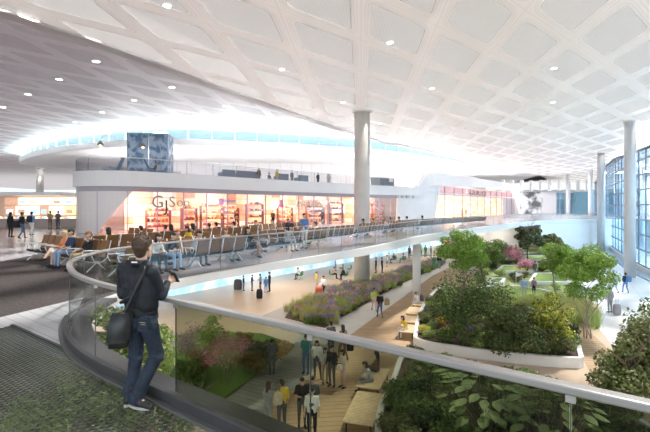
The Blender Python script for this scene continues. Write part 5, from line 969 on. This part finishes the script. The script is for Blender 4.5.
link('body', remesh(c, .0055, 'body', 2), SKIN, MAN)
# hair
c = [(hd+V3(-.004, -.034, .045), hd+V3(.012, .028, .060), .094, .080, 0), (hd+V3(-.004, -.048, .01), hd+V3(-.004, -.046, -.045), .082, .062, 0), (hd+V3(.062, -.02, .02), hd+V3(.066, -.01, -.01), .032, .018, 0), (hd+V3(-.075, .0, .02), hd+V3(-.078, .0, -.02), .028, .018, 0)]
rr = random.Random(3)
for _ in range(60):
    a = rr.random()*6.283; e = .2+rr.random()*1.2; d = V3(math.cos(a)*math.cos(e), math.sin(a)*math.cos(e), math.sin(e)); c.append((hd+V3(0, -.01, .045)+d*.078, hd+V3(0, -.01, .05)+d*.098+V3(.012, 0, -.006), .014, .006, 0))
link('hair', remesh(c, .006, 'hair', 1), HAIRS['brown'], MAN)
# jacket (sleeves, collar, ribbed hem), one closed shell
t = NT('jacket_navy'); n1 = t.noise(4, 2, obj=True); n2 = t.noise(11, 2, obj=True); JK = t.out(t.pr(t.ramp(n1, [(.3, (.007, .009, .013)), (.7, (.018, .022, .031))]), .5, bump=t.m_('ADD', n1, t.m_('MULTIPLY', n2, .5)), bd=.04, bs=.5, spec=.3))
pz = V3(.075, .0, 1.0)
c = [(V3(.0, .03, 1.06), V3(-.055, .04, 1.36), .118, .112, 0), (V3(.14, -.03, 1.06), V3(.11, -.03, 1.36), .118, .112, 0), (V3(.065, .0, 1.06), V3(.03, .0, 1.36), .118, .112, 0), (V3(-.07, .045, 1.38), V3(.13, -.03, 1.38), .105, .10, 0), (shL, shR, .072, .074, 0), (shL.lerp(nk, .45)+V3(0, 0, .02), nk-V3(0, 0, .01), .06, .058, 0), (shR.lerp(nk, .45)+V3(0, 0, .02), nk-V3(0, 0, .01), .06, .058, 0)]
for sh_, el_, ha_ in ((shL, elL, haL), (shR, elR, haR)): c += [(sh_, sh_.lerp(el_, .5), .074, .063, 0), (sh_.lerp(el_, .5), el_, .063, .058, 0), (el_, el_.lerp(ha_, .55), .058, .050, 0), (el_.lerp(ha_, .5), el_.lerp(ha_, .92), .050, .040, 0), (el_+V3(0, -.02, .03), el_+V3(.01, -.03, -.02), .05, .045, 0)]
for x0, z0, x1, z1 in ((-.12, 1.10, .0, 1.16), (.19, 1.08, .08, 1.17), (.20, 1.20, .12, 1.27), (-.10, 1.25, -.02, 1.20)): c.append((V3(x0, -.07-.1*x0, z0), V3(x1, -.100-.1*x1, z1), .020, .022, 0))
link('jacket', remesh(c, .009, 'jacket', 3), JK, MAN)
def ring(name, ctr, rx, ry, z0, z1, rot, m, th=.012, lean=(0, 0), par=MAN, flare=1.):
    b = B(); n = 36; V = []
    for k in range(n):
        a = 6.283*k/n
        for z_, f in ((z0, 1.), (z1, flare)):
            for q in (0, th): x_, y_ = (rx*f-q)*math.cos(a), (ry*f-q)*math.sin(a); V.append((ctr[0]+x_*math.cos(rot)-y_*math.sin(rot)+lean[0]*(z_-z0), ctr[1]+x_*math.sin(rot)+y_*math.cos(rot)+lean[1]*(z_-z0), z_))
    Fc = []
    for k in range(n): a_, b_ = k*4, ((k+1) % n)*4; Fc += [(a_, b_, b_+2, a_+2), (a_+1, a_+3, b_+3, b_+1), (a_+2, b_+2, b_+3, a_+3), (a_, a_+1, b_+1, b_)]
    b.add(V, Fc, 0, True); return b.build(name, m, par)
ring('jacket_hem', (.075, .0, 0), .178, .128, .955, 1.045, D(-22), M('rib_knit', (.014, .015, .018), .8, scale=60), .03)
ring('collar', (.045, .0, 0), .084, .080, 1.475, 1.545, 0, M('collar_dark', (.014, .015, .019), .5), .018, flare=1.06); b = B(); b.box((.03, -.080, 1.525), (.06, .010, .014)); b.build('collar_label', WH, MAN)
# jeans
t = NT('jeans_denim'); n1 = t.noise(7, 4, obj=True); n3 = t.noise(120, 2, obj=True); JN = t.out(t.pr(t.mix(t.m_('MULTIPLY', n3, .3), t.ramp(n1, [(.35, (.007, .013, .026)), (.7, (.020, .036, .066))]), (.05, .07, .10)), .8, bump=n1, bd=.06, bs=.9))
c = [(pe+V3(-.055, .02, -.0), pe+V3(.055, -.02, .0), .118, .118, 0), (pe+V3(-.06, -.03, -.06), pe+V3(-.05, -.02, -.02), .098, .10, 0), (pe+V3(.06, -.055, -.06), pe+V3(.06, -.05, -.02), .10, .10, 0)]
for hp, kn, an in ((hpL, knL, anL), (hpR, knR, anR)): c += [(hp, hp.lerp(kn, .5), .102, .086, 0), (hp.lerp(kn, .5), kn, .086, .074, 0), (kn, kn.lerp(an, .5), .074, .068, 0), (kn.lerp(an, .5), an+V3(0, 0, .0), .068, .078, 0), (an+V3(-.03, 0, .04), an+V3(.04, .0, .05), .06, .06, 0), (kn+V3(-.03, -.04, .02), kn+V3(.04, -.04, -.03), .045, .045, 0)]
link('jeans', remesh(c, .009, 'jeans', 2), JN, MAN)
b = B(); b.box((.145, -.150, .885), (.115, .010, .125), D(-18), 0, D(-6)); b.box((.145, -.157, .915), (.075, .006, .006), D(-18), 1); b.box((.150, -.157, .895), (.060, .006, .005), D(-18), 1); b.build('back_pocket', [JN, M('stitch_tan', (.35, .28, .18), .7)], MAN)
# shoes
for an, to in ((anL, toL), (anR, toR)):
    d = (to-an); d.z = 0; d.normalize(); hl = V3(an.x, an.y, .045)-d*.045; tp = V3(an.x, an.y, .04)+d*.20
    c = [(hl+V3(0, 0, .02), hl+d*.10+V3(0, 0, .025), .046, .048, 0), (hl+d*.08+V3(0, 0, .01), tp+V3(0, 0, 0), .048, .034, 0), (hl+V3(0, 0, .02), hl+V3(0, 0, .06), .042, .04, 0)]
    s_ = link('shoe', remesh(c, .007, 'shoe', 2), M('shoe_black', (.02, .02, .024), .5), MAN)
    b = B(); n = 20; sdv = V3(-d.y, d.x, 0); V = []
    for z_ in (.004, .028):
        for k in range(n): a = 6.283*k/n; L = .145 if math.cos(a) > 0 else .145; w_ = .050-.008*abs(math.cos(a)); p_ = hl+d*.095+d*L*math.cos(a)+sdv*w_*math.sin(a); V.append((p_.x, p_.y, z_))
    b.add(V, [tuple(range(n))[::-1], tuple(range(n, 2*n))]+[(k, (k+1) % n, n+(k+1) % n, n+k) for k in range(n)]); b.build('sole', M('sole_grey', (.45, .45, .45), .6), s_)
# phone and messenger bag
o = thing('phone', 'dark smartphone in the right hand of the standing man', 'phone', (mx+haR.x+.045, my+haR.y+.10, haR.z+.045), D(-20)); b = B(); b.box((0, 0, 0), (.072, .009, .145), 0, 0, D(35)); b.build('case', BLACKP, o, .004); b = B(); b.box((0, -.006, .003), (.062, .002, .125), 0, 0, D(35)); b.build('screen', M('phone_screen', (.05, .07, .10), .1), o)
LEA = M('bag_leather', (.014, .015, .017), .42, var=.3, scale=14)
bgo = thing('messenger_bag', 'black messenger bag with a flap hanging at the left hip of the standing man', 'bag', (mx-.105, my-.155, .66), D(20)); bgo.scale = (.72, .9, 1.12)
b = B(); V = []; n = 16
for z_, w_, t_ in ((0, .30, .08), (.05, .33, .11), (.22, .33, .11), (.30, .31, .07)):
    for k in range(n): a = 6.283*k/n; ca, sa = math.cos(a), math.sin(a); V.append((math.copysign(abs(ca)**.35, ca)*w_*.42+z_*.22, math.copysign(abs(sa)**.5, sa)*t_/2, z_))
b.add(V, [(i*n+k, i*n+(k+1) % n, (i+1)*n+(k+1) % n, (i+1)*n+k) for i in range(3) for k in range(n)]+[tuple(range(n))[::-1], tuple(3*n+k for k in range(n))], 0, True); b.build('pouch', LEA, bgo)
b = B(); V = []
for z_, x0, x1, yy in ((.315, -.06, .21, .03), (.325, -.07, .21, -.045), (.22, -.125, .185, -.072), (.09, -.145, .155, -.074), (.055, -.12, .11, -.070)):
    V += [(x0, yy, z_), (x1, yy, z_), (x1, yy+.008, z_-.004), (x0, yy+.008, z_-.004)]
b.add(V, [(i*4+q, (i+1)*4+q, (i+1)*4+(q+1) % 4, i*4+(q+1) % 4) for i in range(4) for q in range(4)]+[(3, 2, 1, 0), (16, 17, 18, 19)], 0, True); b.build('flap', M('bag_flap', (.030, .034, .036), .35, var=.25, scale=12), bgo)
Rz = Matrix.Rotation(-D(20), 3, 'Z'); wl = lambda p: Vector([a/b_ for a, b_ in zip(Rz @ (Vector(p)-Vector((-.105, -.155, .66))), (.72, .9, 1.12))])
b = B(); pts = [(-.05, -.165, 1.0), (.02, -.165, 1.12), (.08, -.168, 1.25), (.14, -.165, 1.38), (.155, -.13, 1.46), (.13, -.055, 1.505), (.10, .03, 1.49)]; pts = [wl(p) for p in pts]; V = []
for i, p in enumerate(pts):
    d = (pts[min(i+1, 6)]-pts[max(i-1, 0)]).normalized(); nr = Vector((0, -1, 0)) if i < 5 else Vector((.3, -.3, .9)); s_ = d.cross(nr).normalized()*.022; q = nr*.006; V += [p-s_-q, p+s_-q, p+s_+q, p-s_+q]
b.add(V, [(i*4+q, (i+1)*4+q, (i+1)*4+(q+1) % 4, i*4+(q+1) % 4) for i in range(6) for q in range(4)]+[(3, 2, 1, 0), (24, 25, 26, 27)], 0, True); b.build('shoulder_strap', LEA, bgo)
b = B(); b.box(wl((-.05, -.17, 1.0)), (.055, .02, .035)); b.build('buckle', STEEL, bgo)
